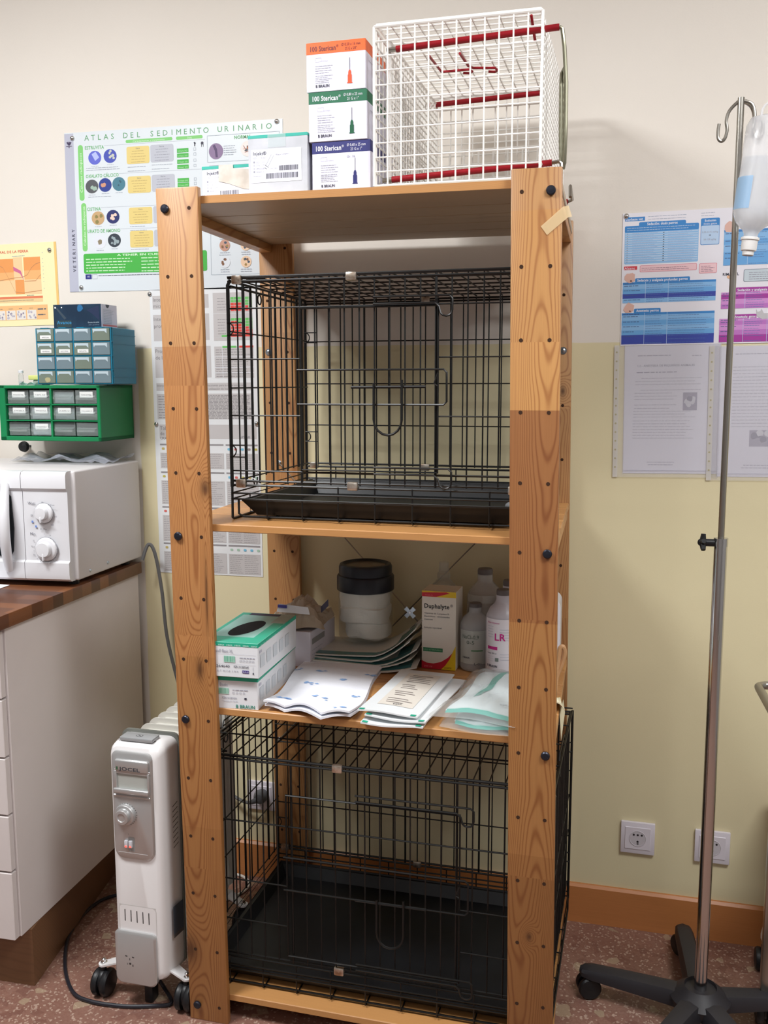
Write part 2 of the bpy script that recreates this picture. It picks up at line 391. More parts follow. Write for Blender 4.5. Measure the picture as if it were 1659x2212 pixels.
for si, r in enumerate(SHELF_ROW):
    z0 = HZ[r]+.0095; b = MB()
    for k in range(5):
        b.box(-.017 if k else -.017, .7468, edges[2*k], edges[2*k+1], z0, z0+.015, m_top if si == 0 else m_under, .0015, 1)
    if si == 0: b.box(.066, .662, .0158, .0166, z0+.0005, z0+.0145, m_under)
    ubuild(b, 'shelf', org=(.36, .28, z0))
    for x0 in (-.0155, .7135):
        b = MB(); b.box(x0, x0+.031, PT, DEP, HZ[r]-.0095, HZ[r]+.0095, m_rail, .001, 1); ubuild(b, 'rail', org=(x0, .28, HZ[r]))
    for x, s in ((0, 1), (.7298, 1)):
        b = MB(); b.lathe([(.0084, 0), (.0084, -.0035), (.0065, -.0055), (.001, -.006)], M_bolt, (x, -.0005, HZ[r]), 14, 'y'); ubuild(b, 'bolt', org=(x, 0, HZ[r]))
for x, z in ((.0, 1.427), (.7298, 1.427)):
    b = MB(); b.lathe([(.0085, 0), (.0085, -.0012), (.005, -.0012), (.005, -.004), (.002, -.0055)], M_zinc, (x, .5595, z), 14, 'y'); ubuild(b, 'bolt', org=(x, .56, z))
# cross brace: two crossed rods with a square plate in the middle
for (xa, za, xb, zb) in ((.02, 1.15, .70, .415), (.70, 1.15, .0, .415)):
    b = MB(); b.tube([(xa, .557, za), (xb, .557, zb)], .0017, M_steel, 6); 
    b.lathe([(.006, 0), (.006, -.002), (.002, -.005)], M_zinc, (xa, .5595, za), 12, 'y'); b.lathe([(.006, 0), (.006, -.002), (.002, -.005)], M_zinc, (xb, .5595, zb), 12, 'y')
    ubuild(b, 'brace_rod', org=(.36, .557, .78))
b = MB(); pl = []
for k in range(4):
    a = PI/4+k*PI/2
    for da, rr in ((-.32, .017), (.32, .017), (PI/4, .006)): pl.append((.36+rr*math.cos(a+da), .783+rr*math.sin(a+da)))
b.prism(pl, .5535, .5553, M_zinc, ax='y'); b.lathe([(.0035, 0), (.003, -.0012)], M_chrome, (.36, .5535, .783), 10, 'y'); ubuild(b, 'brace_plate', org=(.36, .5545, .783))

b = MB(); mt = mat('yellowed_clear_tape', (232, 205, 160), .3, alpha=.72)
b.add([(.705, -.0012, 1.617), (.716, -.0012, 1.602), (.751, -.0012, 1.630), (.742, -.0012, 1.648)], [(0, 1, 2, 3)], mt)
b.add([(.742, -.0012, 1.648), (.751, -.0012, 1.630), (.757, .010, 1.633), (.7505, .012, 1.652)], [(0, 1, 2, 3)], mt)
tag(b.build('tape_strip', loc=(.73, 0, 1.62)), 'strip of yellowed tape stuck on the upper right wooden post', 'tape')

# ================================================================== DOG CRATES
RT, RF_ = .0016, .0026
def crate(name, label, x0, x1, y0, y1, z0, z1, step, tray_in, rim, front_h, doorx, doorz, latchz, side_h, rear_h, topn, group=None, hzz=None):
    root = thing(name, label, 'dog crate', ((x0+x1)/2, (y0+y1)/2, z0), 0, group)
    L = Vector(root.location)
    def bl(b, n, par=None):
        b.v = [tuple(Vector(v)-L) for v in b.v]; return b.build(n, par or root)
    m = M_black; mw = root
    def vert(b, x, y, za, zb, r=RT): b.tube([(x, y, za), (x, y, zb)], r, m, 6)
    n = round((x1-x0)/step); xs = [x0+(x1-x0)*i/n for i in range(n+1)]
    zb = rim+.033    # bottom rail of the folding panels
    # front panel
    b = MB()
    for z in (z1+.003, z1-.005): b.tube([(x0, y0, z), (x1, y0, z)], RF_, m, 6)
    for z in (zb+.004, zb-.005): b.tube([(x0, y0+.002, z), (x1, y0+.002, z)], RF_, m, 6)
    for z in front_h: b.tube([(x0, y0, z), (x1, y0, z)], RT*1.1, m, 6)
    for x in (x0, x1): b.tube([(x, y0, zb-.008), (x, y0, z1-.012), (x+(.006 if x == x0 else -.006), y0, z1-.002)], .0036, m, 6)
    for x in xs[1:-1]:
        thick = abs(x-doorx[0]) < step*.5 or abs(x-doorx[1]) < step*.5
        vert(b, x, y0+.001, zb, z1, RF_ if thick else RT)
    for z in side_h[:2]:
        b.tube([(x0, y0-.002, z), (doorx[0], y0-.002, z)], RT, m, 6)
        b.tube([(doorx[1], y0-.002, z+.001), (x1, y0-.002, z+.001)], RT, m, 6)
    def dloop(b, x, y, z, s, ax=0):
        for dz in (-.012, .012): b.tube([(x-.002, y, z+dz), (x+s*.030, y, z+dz)], RT*.9, m, 6)
        b.tube([(x+s*.012*math.cos(t), y, z+.012*math.sin(t)) for t in [(-90+i*22.5)*PI/180 for i in range(9)]], RT*.8, m, 6)
    for z in (z1-.098, zb+.065): dloop(b, x0, y0-.003, z, 1)
    bl(b, 'front_panel')
    # door with slide latches and handle
    b = MB(); dx0, dx1 = doorx; dz0, dz1 = doorz
    b.tube([(dx0, y0-.004, dz0), (dx1, y0-.004, dz0), (dx1, y0-.004, dz1), (dx0, y0-.004, dz1)], RF_, m, 6, True)
    door = bl(b, 'door')
    b = MB()
    za, zc = latchz
    e = dx1+.018
    b.tube([(dx0-.006, y0-.008, za), (e-.006, y0-.008, za), (e, y0-.008, za-.006), (e, y0-.008, zc+.006), (e-.006, y0-.008, zc), (dx0-.006, y0-.008, zc)], .0021, m, 6)
    b.tube([(dx1+.001, y0-.010, zc+.06), (dx1-.006, y0-.010, zc+.04), (dx1, y0-.010, zc+.036)], RT, m, 6)
    bl(b, 'slide_latch', door)
    b = MB(); hx = (dx0+dx1)/2+.042; hz = hzz or (za+zc)/2
    b.tube([(hx-.074, y0-.010, hz), (hx+.074, y0-.010, hz+.001)], .0028, m, 8)
    up = [(hx-.028, y0-.013, hz+.008), (hx-.028, y0-.014, hz-.062)]+[(hx-.028*math.cos(t), y0-.014, hz-.062-.030*math.sin(t)) for t in [i*PI/8 for i in range(1, 8)]]+[(hx+.028, y0-.014, hz-.062), (hx+.028, y0-.013, hz+.014)]
    b.tube(up, .0024, m, 8)
    bl(b, 'door_handle', door)
    for zq, nm in ((dz1+.006, 1), (dz0-.004, 0)):
        b = MB(); xl = dx0+.15
        b.tube([(xl, y0-.008, zq+.012), (dx1+.022, y0-.008, zq+.012), (dx1+.028, y0-.008, zq+.006), (dx1+.028, y0-.008, zq-.014)]+[(dx1+.016+.012*math.cos(t), y0-.008, zq-.016-.010*math.sin(t)) for t in [i*PI/6 for i in range(1, 6)]]+[(dx1+.002, y0-.008, zq-.008), (dx1-.006, y0-.008, zq-.001), (xl, y0-.008, zq-.001)], .0021, m, 6)
        bl(b, 'slide_latch', door)
    # rear panel
    b = MB()
    for z in (z1-.008, z1-.014): b.tube([(x0, y1, z), (x1, y1, z)], RF_, m, 6)
    for z in (zb+.004, zb-.004): b.tube([(x0, y1, z), (x1, y1, z)], RF_, m, 6)
    for z in rear_h: b.tube([(x0, y1, z), (x1, y1, z)], RT, m, 6)
    for x in (x0, x1): vert(b, x, y1, rim-.004, z1-.004, .0034)
    for i, x in enumerate(xs[1:-1]): vert(b, x, y1-.001, zb, z1-.008, RT if i % 6 != 4 else RF_)
    dloop(b, x0, y1-.003, z1-.095, 1); dloop(b, x0, y1-.003, zb+.07, 1); dloop(b, x1, y1-.003, z1-.095, -1); dloop(b, x1, y1-.003, zb+.07, -1)
    bl(b, 'rear_panel')
    # side panels
    ny = round((y1-y0)/(step*1.12)); ys = [y0+(y1-y0)*i/ny for i in range(ny+1)]
    for x in (x0+.004, x1-.004):
        b = MB()
        for z in (z1-.004, z1-.014): b.tube([(x, y0+.004, z), (x, y1-.004, z-.003)], RF_, m, 6)
        for z in list(side_h)+[zb+.004]: b.tube([(x, y0, z+.055 if z != zb+.004 else z), (x, y1, z+.055 if z != zb+.004 else z)], RT, m, 6)
        for i, y in enumerate(ys[1:-1]): b.tube([(x, y, zb), (x, y, z1-.006)], RT if i % 4 != 2 else .0027, m, 6)
        yr = y0+.34*(y1-y0); b.tube([(x, yr+.010*math.cos(t), z1-.028+.010*math.sin(t)) for t in [i*PI/6 for i in range(12)]], RT, m, 6, True)
        b.tube([(x, y0+.1, zb-.002), (x, y0+.11, zb-.018), (x, y0+.12, zb-.018), (x, y0+.125, zb)], RT, m, 6)
        b.tube([(x, y0+.3*(y1-y0), z1+.002), (x, y0+.32*(y1-y0), z1+.016), (x, y0+.55*(y1-y0), z1+.014), (x, y0+.57*(y1-y0), z1)], RT*1.1, m, 6)
        bl(b, 'side_panel')
    # top panel
    b = MB()
    for i in range(topn+2):
        y = y0+(y1-y0)*i/(topn+1); b.tube([(x0, y, z1+.001), (x1, y, z1+.001)], RT*1.1, m, 6)
    for x in xs: b.tube([(x, y0, z1+.004), (x, y1, z1-.004)], RT, m, 6)
    b.tube([(x0+.02, y0+.008, z1+.002), (x0+.07, y0+.02, z1+.002), (x0+.02, y0+.05, z1+.002)], RF_, m, 6)
    bl(b, 'top_panel')
    # base grid: bent wires with feet under the tray
    b = MB()
    n2 = round((x1-x0)/(step*2.42)); fx = [x0+(x1-x0)*i/n2 for i in range(n2+1)]
    for i, x in enumerate(fx):
        b.tube([(x, y0, zb-.004), (x, y0-.001, z0+.004), (x, y0+.004, z0+.0018), (x, y1-.004, z0+.0018), (x, y1, z0+.004), (x, y1, zb-.004)], RT if 0 < i < n2 else .0026, m, 6)
    for z in (rim+.012, rim+.0): 
        b.tube([(x0, y0-.002, z), (x1, y0-.002, z), (x1, y1, z), (x0, y1, z)], RT*1.2, m, 6, True)
    for k in range(1, 5):
        y = y0+(y1-y0)*k/5; b.tube([(x0, y, rim), (x0, y, z0+.005), (x1, y, z0+.005), (x1, y, rim)], RT, m, 6)
    b.tube([(x0+.012, y0+.004, rim), (x0+.012, y0+.004, z0+.012), (x0+.02, y0+.006, z0+.006), (x1-.02, y0+.006, z0+.006)], RF_*.9, m, 6)
    bl(b, 'base_grid')
    # tray with sloped walls
    b = MB(); t = tray_in; zt = rim-.004; zq = z0+.007
    O = [(x0+t, y0+.012), (x1-t, y0+.012), (x1-t, y1-.012), (x0+t, y1-.012)]
    s2 = .024
    I = [(x0+t+s2, y0+.012+s2*.7), (x1-t-s2, y0+.012+s2*.7), (x1-t-s2, y1-.012-s2), (x0+t+s2, y1-.012-s2)]
    lip = .009
    O2 = [(O[0][0]+lip, O[0][1]+lip), (O[1][0]-lip, O[1][1]+lip), (O[2][0]-lip, O[2][1]-lip), (O[3][0]+lip, O[3][1]-lip)]
    vs = [(x, y, zt) for x, y in O]+[(x, y, zt) for x, y in O2]+[(x, y, zq+.002) for x, y in I]+[(x, y, zt-.003) for x, y in O]+[(x, y, zq) for x, y in I]
    fs = []
    for i in range(4):
        j = (i+1) % 4
        fs += [(i, j, 4+j, 4+i), (4+i, 4+j, 8+j, 8+i), (12+i, 12+j, j, i), (16+i, 16+j, 12+j, 12+i)]
    fs += [(8, 9, 10, 11), (19, 18, 17, 16)]
    b.add(vs, fs, M_tray)
    b.tube([(O[0][0], O[0][1], zt), (O[1][0], O[1][1], zt), (O[2][0], O[2][1], zt), (O[3][0], O[3][1], zt)], .003, M_tray, 6, True)
    bl(b, 'tray')
    # joining clips
    def clip(x, y, z, w=.022, ax='x'):
        b = MB()
        if ax == 'x': b.box(x-w/2, x+w/2, y-.0055, y+.0055, z-.0095, z+.0075, M_clip, .003, 2)
        else: b.box(x-.0055, x+.0055, y-w/2, y+w/2, z-.0095, z+.0075, M_clip, .003, 2)
        bl(b, 'clip')
    for x in (x0+.020, x0+(x1-x0)*.425, x1-.03): clip(x, y0, z1-.001); clip(x, y0+.001, zb)
    clip(x0+.02, y1, zb); clip(x0+(x1-x0)*.5, y1, zb); clip(x0+(x1-x0)*.5, y1, z1-.011)
    return root
crate('dog_crate', 'smaller black wire dog crate with black tray on the second shelf from the top', .079, .685, .085, .540, 1.0722, 1.555,
      .0305, .018, 1.115, (1.497, 1.173), (.232, .508), (1.178, 1.494), (1.375, 1.308), (1.397, 1.285), (1.45, 1.348, 1.247, 1.112), 5)
crate('dog_crate', 'larger black wire dog crate with deep black tray on the bottom shelf', -.012, .748, .050, .530, .0600, .576,
      .0318, .012, .098, (.436,), (.20, .565), (.150, .506), (.372, .300), (.305, .215), (.468, .421, .255, .11), 3, None, .300)

# ================================================================== WHITE WIRE CAGE ON TOP
ZT = SZ[0]
X0, X1, Y0, Y1, Z0, Z1 = .397, .698, .036, .500, ZT-.0005, 1.983
root = thing('wire_squeeze_cage', 'white wire mesh restraint cage with red covered rods on the top shelf', 'cage', (.55, .27, ZT))
L = Vector(root.location)
def bl(b, n, par=None, root=root, L=L):
    b.v = [tuple(Vector(v)-L) for v in b.v]; return b.build(n, par or root)
def mesh_panel(p0, ax, ay, w, h, nx, ny, m, r=.0016, fr=.0028):
    b = MB(); p0 = Vector(p0); ax = Vector(ax); ay = Vector(ay)
    for i in range(nx+1):
        q = p0+ax*w*i/nx; rr = fr if i in (0, nx) else r; b.tube([tuple(q), tuple(q+ay*h)], rr, m, 6)
    for j in range(ny+1):
        q = p0+ay*h*j/ny; rr = fr if j in (0, ny) else r; b.tube([tuple(q), tuple(q+ax*w)], rr, m, 6)
    return b
W, D, H = X1-X0, Y1-Y0, Z1-Z0
bl(mesh_panel((X0, Y0, Z0+.003), (1, 0, 0), (0, 0, 1), W, H-.003, 12, 11, M_wwire), 'front_mesh')
bl(mesh_panel((X0, Y1, Z0+.003), (1, 0, 0), (0, 0, 1), W, H-.003, 12, 11, M_wwire), 'rear_mesh')
bl(mesh_panel((X0+.001, Y0+.006, Z0+.004), (0, 1, 0), (0, 0, 1), D-.012, H-.009, 18, 11, M_wwire), 'side_mesh')
bl(mesh_panel((X1-.001, Y0+.006, Z0+.004), (0, 1, 0), (0, 0, 1), D-.012, H-.009, 18, 22, M_wwire, .0034), 'side_mesh')
bl(mesh_panel((X0+.004, Y0+.003, Z1+.0035), (1, 0, 0), (0, 1, 0), W-.008, D-.006, 12, 18, M_wwire), 'top_mesh')
bl(mesh_panel((X0+.004, Y0+.006, Z0+.002), (1, 0, 0), (0, 1, 0), W-.008, D-.012, 12, 18, M_wwire, .0014, .0018), 'floor_mesh')
bl(mesh_panel((X0+.022, Y0+.03, Z0+.012), (0, 1, 0), (0, 0, 1), D-.05, H-.03, 20, 20, M_wwire, .0016), 'squeeze_panel')
bl(mesh_panel((X0+.02, Y0+.44, Z0+.005), (1, 0, 0), (0, 0, 1), W-.04, H*.55, 8, 5, M_wwire, .0022), 'inner_door')
for (xa, xb, y, za, zb) in ((.432, .724, .060, 1.950, 1.961), (.424, .716, .060, 1.722, 1.735), (.402, .705, .470, 1.963, 1.973), (.424, .716, .440, 1.722, 1.735)):
    b = MB(); b.cyl((xa, y, za), (xb, y, zb), .0058, M_red, 12); b.cyl((xa-.018, y, za-.0006), (xa, y, za), .0042, M_steel, 10); bl(b, 'rod')
b = MB()
b.tube([(.724, .060, 1.961), (.729, .060, 1.958), (.733, .064, 1.93), (.737, .07, 1.87), (.738, .07, 1.80), (.737, .07, 1.735), (.736, .072, 1.728), (.731, .075, 1.735), (.729, .075, 1.78), (.728, .075, 1.87), (.7285, .075, 1.888), (.731, .075, 1.896), (.7335, .075, 1.888), (.7345, .075, 1.74)], .0036, mat('olive_steel', (150, 148, 128), .35, .9), 8)
bl(b, 'handle_frame'); b = MB()
b.tube([(.716, .060, 1.735), (.728, .060, 1.7365), (.7325, .060, 1.733), (.733, .060, 1.726)], .0034, M_steel, 8)
bl(b, 'rod_hook'); b = MB()
b.tube([(.716, .440, 1.735), (.726, .43, 1.737), (.731, .30, 1.740), (.733, .28, 1.715)], .0034, M_steel, 8)
bl(b, 'rod_hook')
b = MB()
b2 = MB()
for b, pts in zip((b, b2), (((.463, .197), (.467, .297), (.525, .296)), ((.523, .198), (.526, .275), (.534, .29), (.576, .301)))):
    b.tube([(x, y, Z1-.005) for x, y in pts]+[(pts[-1][0]+.004, pts[-1][1]+.008, Z1-.007), (pts[-1][0]-.002, pts[-1][1]+.018, Z1-.007), (pts[-1][0]-.016, pts[-1][1]+.016, Z1-.006)], .0026, M_red, 8)
    bl(b, 'latch_hook')
b = MB(); b.tube([(.675, .06, 1.985), (.678, .10, 1.955)], .0026, M_red, 8); bl(b, 'latch_pin')

# ================================================================== BOXES ON TOP SHELF
DARK = C(60, 60, 75); GREYT = C(150, 150, 165); LGREY = C(190, 190, 203)
def needle_box(loc, w, d, h, yaw, band, bandname, hub, title, sub, label, tcol, extra=False):
    mw = mat('box_white_card', (232, 230, 246), .5); mb_ = mat('card_'+bandname, band, .5)
    b = MB(); b.box(-w/2, w/2, 0, d, 0, h, mw, .0008, 1); 
    bh = .021
    b.box(-w/2-.0002, w/2+.0002, -.0003, d+.0002, h-bh, h+.0002, mb_, .0008, 1)
    F = Face(b, Mface((-w/2, -.0004, h), (1, 0, 0), (0, 0, 1)))
    W = w*100
    F.text(title, .8, 1.55, 1.25, tcol, width=4.9); F.text('®', 5.8, 1.1, .6, tcol)
    F.text(sub[0], 8.6, 1.0, .72, tcol, align='c', width=3.6); F.text(sub[1], 8.6, 1.75, .72, tcol, align='c', width=2.2)
    F.frame(1.7, 2.7, 2.9, 3.4, .04, LGREY); F.text('[STERILE]', 3.0, 3.4, .3, LGREY)
    F.lines(1.7, 4.1, 5.1, 5.3, 4, LGREY, .1); F.lines(1.7, 5.8, 5.1, 7.0, 5, LGREY if not extra else C(170,170,184), .1)
    F.text('B BRAUN', 1.8, H_(h)-.75, .72, DARK, width=2.6, w=2)
    cx = 8.35; top = 3.1; f = (H_(h)-1.1-top)/5.2
    F.rect(cx-.05, top, cx+.05, top+2.6*f, C(120, 120, 135))
    F.poly([(cx-.13, top+2.5*f), (cx+.13, top+2.5*f), (cx+.27, top+2.9*f), (cx+.27, top+3.4*f), (cx+.38, top+3.5*f), (cx+.38, top+5.0*f), (cx+.5, top+5.0*f), (cx+.5, top+5.2*f), (cx-.5, top+5.2*f), (cx-.5, top+5.0*f), (cx-.38, top+5.0*f), (cx-.38, top+3.5*f), (cx-.27, top+3.4*f), (cx-.27, top+2.9*f)], mat('hub_'+bandname, hub, .4), 2)
    if extra: F.text('Gr. 16', 6.8, 3.0, .6, GREYT)
    F2 = Face(b, Mface((w/2+.0004, 0, h), (0, 1, 0), (0, 0, 1)))
    F2.lines(2, 3.2, 9, 3.2, 1, LGREY, .15); F2.lines(9, H_(h)-2, 14, H_(h)-1.2, 2, LGREY, .2)
    b.local = True
    tag(b.build('needle_box', loc=loc, rotz=yaw), label, 'box', 'needle boxes in one stack')
def H_(h): return h*100
WT = C(240, 240, 250)
needle_box((.3305, .045, ZT), .1135, .165, .0885, 0, (52, 54, 118), 'blue', (50, 52, 112), '100 Sterican', ('Ø 0,60 x 25 mm', '23 G x 1"'), 'white needle box with dark blue band, lowest of the stack of three', WT, True)
needle_box((.325, .043, ZT+.0893), .1125, .165, .0875, .0, (38, 110, 78), 'green', (30, 96, 66), '100 Sterican', ('Ø 0,80 x 25 mm', '21 G x 1"'), 'white needle box with green band, middle of the stack of three', WT)
needle_box((.322, .043, ZT+.1776), .1135, .165, .0865, 0, (242, 108, 48), 'orange', (240, 92, 52), '100 Sterican', ('Ø 0,50 x 16 mm', '25 G x 5/8"'), 'white needle box with orange band on top of the stack of three', C(120, 60, 60))
def syringe_box(loc, w, d, h, label, vol, date, tape):
    root = thing('syringe_box', label, 'box', loc, 0)
    mg = mat('grey_card', (206, 207, 214), .6, vary=(14, (188, 190, 196))); mt = mat('teal_print', (58, 176, 160), .45)
    b = MB(); b.box(-w/2, w/2, 0, d, 0, h, mg, .001, 1)
    b.box(-w/2-.0003, w/2+.0003, -.0003, d, h-.006, h+.0003, mt, .0006, 1)
    F = Face(b, Mface((-w/2, -.0004, h), (1, 0, 0), (0, 0, 1))); W = w*100; Hh = h*100
    t = 2.6 if not tape else .6; l = .6; r_ = W-1.2 if not tape else W-.2; bt = t+6.0 if not tape else Hh-.1
    F.rrect(l, t, r_, bt, .15, C(238, 238, 250)); 
    F.text('Injekt®', l+.45, t+1.0, .85, DARK); F.text('100', l+.45, t+1.7, .5, GREYT); F.text(vol, l+2.0, t+1.7, .5, GREYT)
    for k, tx in enumerate(date): F.text(tx, l+1.0, t+2.45+k*.58, .45, GREYT, width=1.6); F.rect(l+.45, t+2.1+k*.58, l+.75, t+2.45+k*.58, GREYT if k in (0, 3) else LGREY, 2)
    F.text('Novelcolors', l+.45, t+4.95, .36, GREYT)
    if not tape:
        F.rect(l+2.65, t+1.0, l+2.69, t+4.2, LGREY, 2); F.rect(l+4.85, t+.9, l+4.89, t+4.2, LGREY, 2)
        for s_ in (-.22, .22): F.poly([(l+3.2+s_, t+3.0+s_*.6), (l+4.3+s_, t+1.1+s_*.6), (l+4.36+s_, t+1.12+s_*.6), (l+3.26+s_, t+3.04+s_*.6)], GREYT, 2)
        F.poly([(l+2.8, t+2.8), (l+3.5, t+3.3), (l+3.45, t+3.38), (l+2.75, t+2.88)], DARK, 2); F.poly([(l+2.8, t+3.3), (l+3.2, t+3.6), (l+3.15, t+3.68), (l+2.72, t+3.38)], DARK, 2)
        F.text('Luer Solo', l+3.8, t+3.65, .38, GREYT); F.text('PE-Bag w. SCANBARO', l+5.0, t+1.2, .36, GREYT, width=2.6)
        F.barcode(l+5.6, t+3.1, r_-.7, t+4.0, DARK, step=.075); F.barcode(l+3.0, t+4.4, r_-.7, t+5.4, DARK, step=.1)
    else:
        F.barcode(l+3.2, bt-1.35, l+7.0, bt-.55, DARK, step=.08); F.rect(l+2.9, t+.1, l+2.93, bt-1.6, LGREY, 2)
    b.build('carton', root)
    if tape:
        b = MB(); F = Face(b, Mface((-w/2, -.0012, h), (1, 0, 0), (0, 0, 1)))
        mtp = mat('old_tape', (205, 195, 184), .35, vary=(40, (220, 212, 204)))
        F.poly([(3.6, -.1), (6.6, -.1), (6.6, .6), (W, 1.0), (W, 4.7), (8.6, 4.5), (5.6, 3.4), (3.5, 2.9)], mtp, 3)
        b.build('tape', root)
    else:
        b = MB(); F = Face(b, Mface((-w/2, -.0007, h+.0004), (1, 0, 0), (0, 0, 1)))
        F.rect(4.0, 0, 7.6, 2.4, mat('clear_tape', (222, 236, 236), .12, alpha=.35), 1); b.build('tape', root)
    return root
syringe_box((.207, .040, ZT), .119, .14, .108, 'grey syringe box with teal top edge and large white barcode label, beside the needle boxes', '5 ml', ('2023-11-01', '2018-11-29', 'LI8N25028', '4606051V'), False)
syringe_box((.096, .055, ZT), .104, .12, .061, 'low grey syringe box with beige tape, at the left end of the top shelf', '2 ml', ('2023-10-01', '2018-10-17', '18J15C8', '4606027V'), True)

# ================================================================== WALL PAPERS
def wsheet(tl, w, h, ang=0., thick=.0006, m=None, y=None):
    b = MB(); y = WY-.0008 if y is None else y
    r = (math.cos(ang), 0, math.sin(ang)); u = (-math.sin(ang), 0, math.cos(ang))
    F = Face(b, Mface((tl[0], y-thick, tl[1]), r, u)); F._on(); b.box(0, w/100, -h/100, 0, -thick, 0, m or M_gloss); F._off()
    return b, F
G1, G2, GT = C(130, 205, 118), C(72, 178, 72), C(112, 180, 120)
TX = C(165, 172, 185); TXD = C(95, 100, 110)
b, F = wsheet((-.605, 2.001), 61.1, 40.75, math.radians(-.5), m=mat('atlas_white', (222, 229, 234), .3))
MG = mat('atlas_grey_strip', (188, 190, 206), .35)
F.rect(0, .2, 2.7, 40.75, MG)
for i, ch in enumerate('ATLAS DEL SEDIMENTO URINARIO'):
    F.text(ch, 6.6+i*(50.9/27.0), 2.2, 1.95, C(96, 160, 108), align='c', sx=1.05)
F.rrect(17.9, 2.65, 31.2, 3.45, .38, G1); F.text('Características y tratamiento', 24.5, 3.3, .6, C(225, 245, 220), align='c', width=9)
F.rrect(32.2, 2.65, 39.6, 3.45, .38, G1); F.text('Dieta', 36, 3.3, .6, C(225, 245, 220), align='c')
for t, v, w_ in (('ESTRUVITA', 4.45, 5.6), ('OXALATO CÁLCICO', 11.6, 9.6), ('CISTINA', 19.95, 4.1), ('URATO DE AMONIO', 25.6, 9.6)):
    F.text(t, 6.0, v, 1.2, GT, width=w_); F.rect(6.0+w_, v-.75, 40.2, v-.68, TX)
F.rrect(3.9, 3.2, 5.4, 17.3, .7, G1); F.rrect(4.3, 17.9, 5.8, 30.3, .7, G1)
F.text('Cálculos radiopacos', 4.95, 15.2, .95, C(228, 245, 222), rot=PI/2, width=10); F.text('Cálculos no radiopacos', 5.4, 28.8, .95, C(228, 245, 222), rot=PI/2, width=10)
circ = [(8.8, 6.6, (98, 106, 206), (180, 190, 245)), (13.3, 6.4, (70, 82, 178), (196, 200, 190)), (7.7, 13.8, (86, 88, 92), (160, 185, 170)), (11.6, 13.6, (44, 62, 142), (206, 150, 122)), (15.6, 13.5, (72, 124, 142), (56, 92, 110)),
        (9.2, 21.9, (198, 164, 120), (140, 130, 78)), (13.6, 21.7, (40, 46, 104), (236, 205, 190)), (9.5, 28.0, (222, 226, 234), (140, 128, 104)), (13.8, 27.7, (52, 60, 70), (150, 165, 170))]
for i, (u, v, c1, c2) in enumerate(circ):
    F.disc(u, v, 1.9, C(*c1), 1, 1.75)
    if i == 0: F.poly([(7.9, 5.7), (9.1, 5.1), (10.1, 6.6), (8.9, 7.4)], C(*c2), 2)
    elif i in (7,): F.blob(u, v, .8, C(*c2))
    elif i == 4:
        for k in range(3): F.blob(u+random.uniform(-1, 1), v+random.uniform(-.8, .8), .3, C(*c2))
    else:
        for k in range(7 if i in (1, 6, 8) else 3):
            a = random.random()*6.28; r_ = random.uniform(.2, 1.25); F.blob(u+r_*math.cos(a), v+r_*math.sin(a), random.uniform(.32, .55) if i in (1, 6, 8) else .6, C(*c2))
    F.lines(u-1.2, v+2.1, u+1.2, v+2.1, 1, TX, .12, align='c')
F.lines(6.2, 9.1, 16.5, 9.6, 2, TX, .14); F.lines(6.5, 16.4, 16, 16.4, 1, TX, .14)
GO = mat('print_gold', (228, 206, 132), .35); SI = mat('print_silver', (190, 193, 203), .35)
for (u0, v0, u1, v1) in ((18.1, 4.4, 24.6, 8.7), (18.2, 11.8, 24.8, 16.0), (18.3, 19.6, 25.0, 23.8), (18.4, 25.5, 25.1, 29.7)):
    F.rrect(u0, v0, u1, v1, .5, GO); F.text('Gatos', (u0+u1)/2, v0+.65, .5, TXD, align='c'); F.lines(u0+1, v0+1.1, u1-1, v1-.5, 5, C(190, 165, 105), .13, align='c')
for (u0, v0, u1, v1) in ((24.9, 4.3, 31.4, 8.6), (25.1, 11.7, 31.6, 15.9), (25.3, 19.5, 31.8, 23.7), (25.4, 25.4, 31.9, 29.6)):
    F.rrect(u0, v0, u1, v1, .5, SI); F.text('Perros', (u0+u1)/2, v0+.65, .5, TXD, align='c'); F.lines(u0+1, v0+1.1, u1-1, v1-.5, 5, C(150, 152, 165), .13, align='c')
for u0, v0 in ((18.3, 9.4), (25.2, 9.2), (18.5, 24.3), (18.6, 30.1)): F.lines(u0, v0, u0+6, v0+1.0, 2, TX, .13)
for v in (5.6, 6.8, 8.3, 9.6, 12.9, 14.0, 21.0): F.rect(32.4, v, 35.6, v+1.0, G2); F.text('Urinary S/O', 34, v+.78, .55, C(190, 235, 185), align='c'); F.frame(37.0, v, 37.7, v+.7, .08, TX)
F.blob(37.4, 4.5, .35, DARK); F.rect(37.25, 4.5, 37.5, 5.3, DARK, 2); F.blob(39.4, 4.6, .45, DARK); F.rect(39.2, 4.8, 39.35, 5.5, DARK, 2); F.rect(39.7, 4.8, 39.8, 5.5, DARK, 2)
F.rrect(4.5, 30.95, 40.2, 36.1, .5, G2); F.text('A TENER EN CUENTA', 22, 31.75, .72, C(225, 245, 220), align='c', width=15)
F.lines(5.2, 32.3, 19.2, 35.3, 5, C(205, 238, 200), .24, ragged=.2); F.lines(21.5, 32.3, 39, 35.6, 5, C(205, 238, 200), .24)
F.rect(4.9, 36.3, 6.7, 37.5, C(44, 50, 130)); F.text('60', 5.8, 37.1, .7, C(220, 222, 240), 2, 'c'); F.frame(6.9, 36.3, 8.4, 37.5, .06, TX); F.lines(8.8, 36.6, 40, 36.6, 1, TXD, .15)
LG = C(176, 186, 196)
F.frame(40.8, 2.9, 60.3, 9.4, .09, LG); F.text('NORMAL', 50.5, 4.1, 1.1, GT, align='c', width=4.6); F.disc(43.2, 6.8, 1.95, C(140, 118, 152), 1)
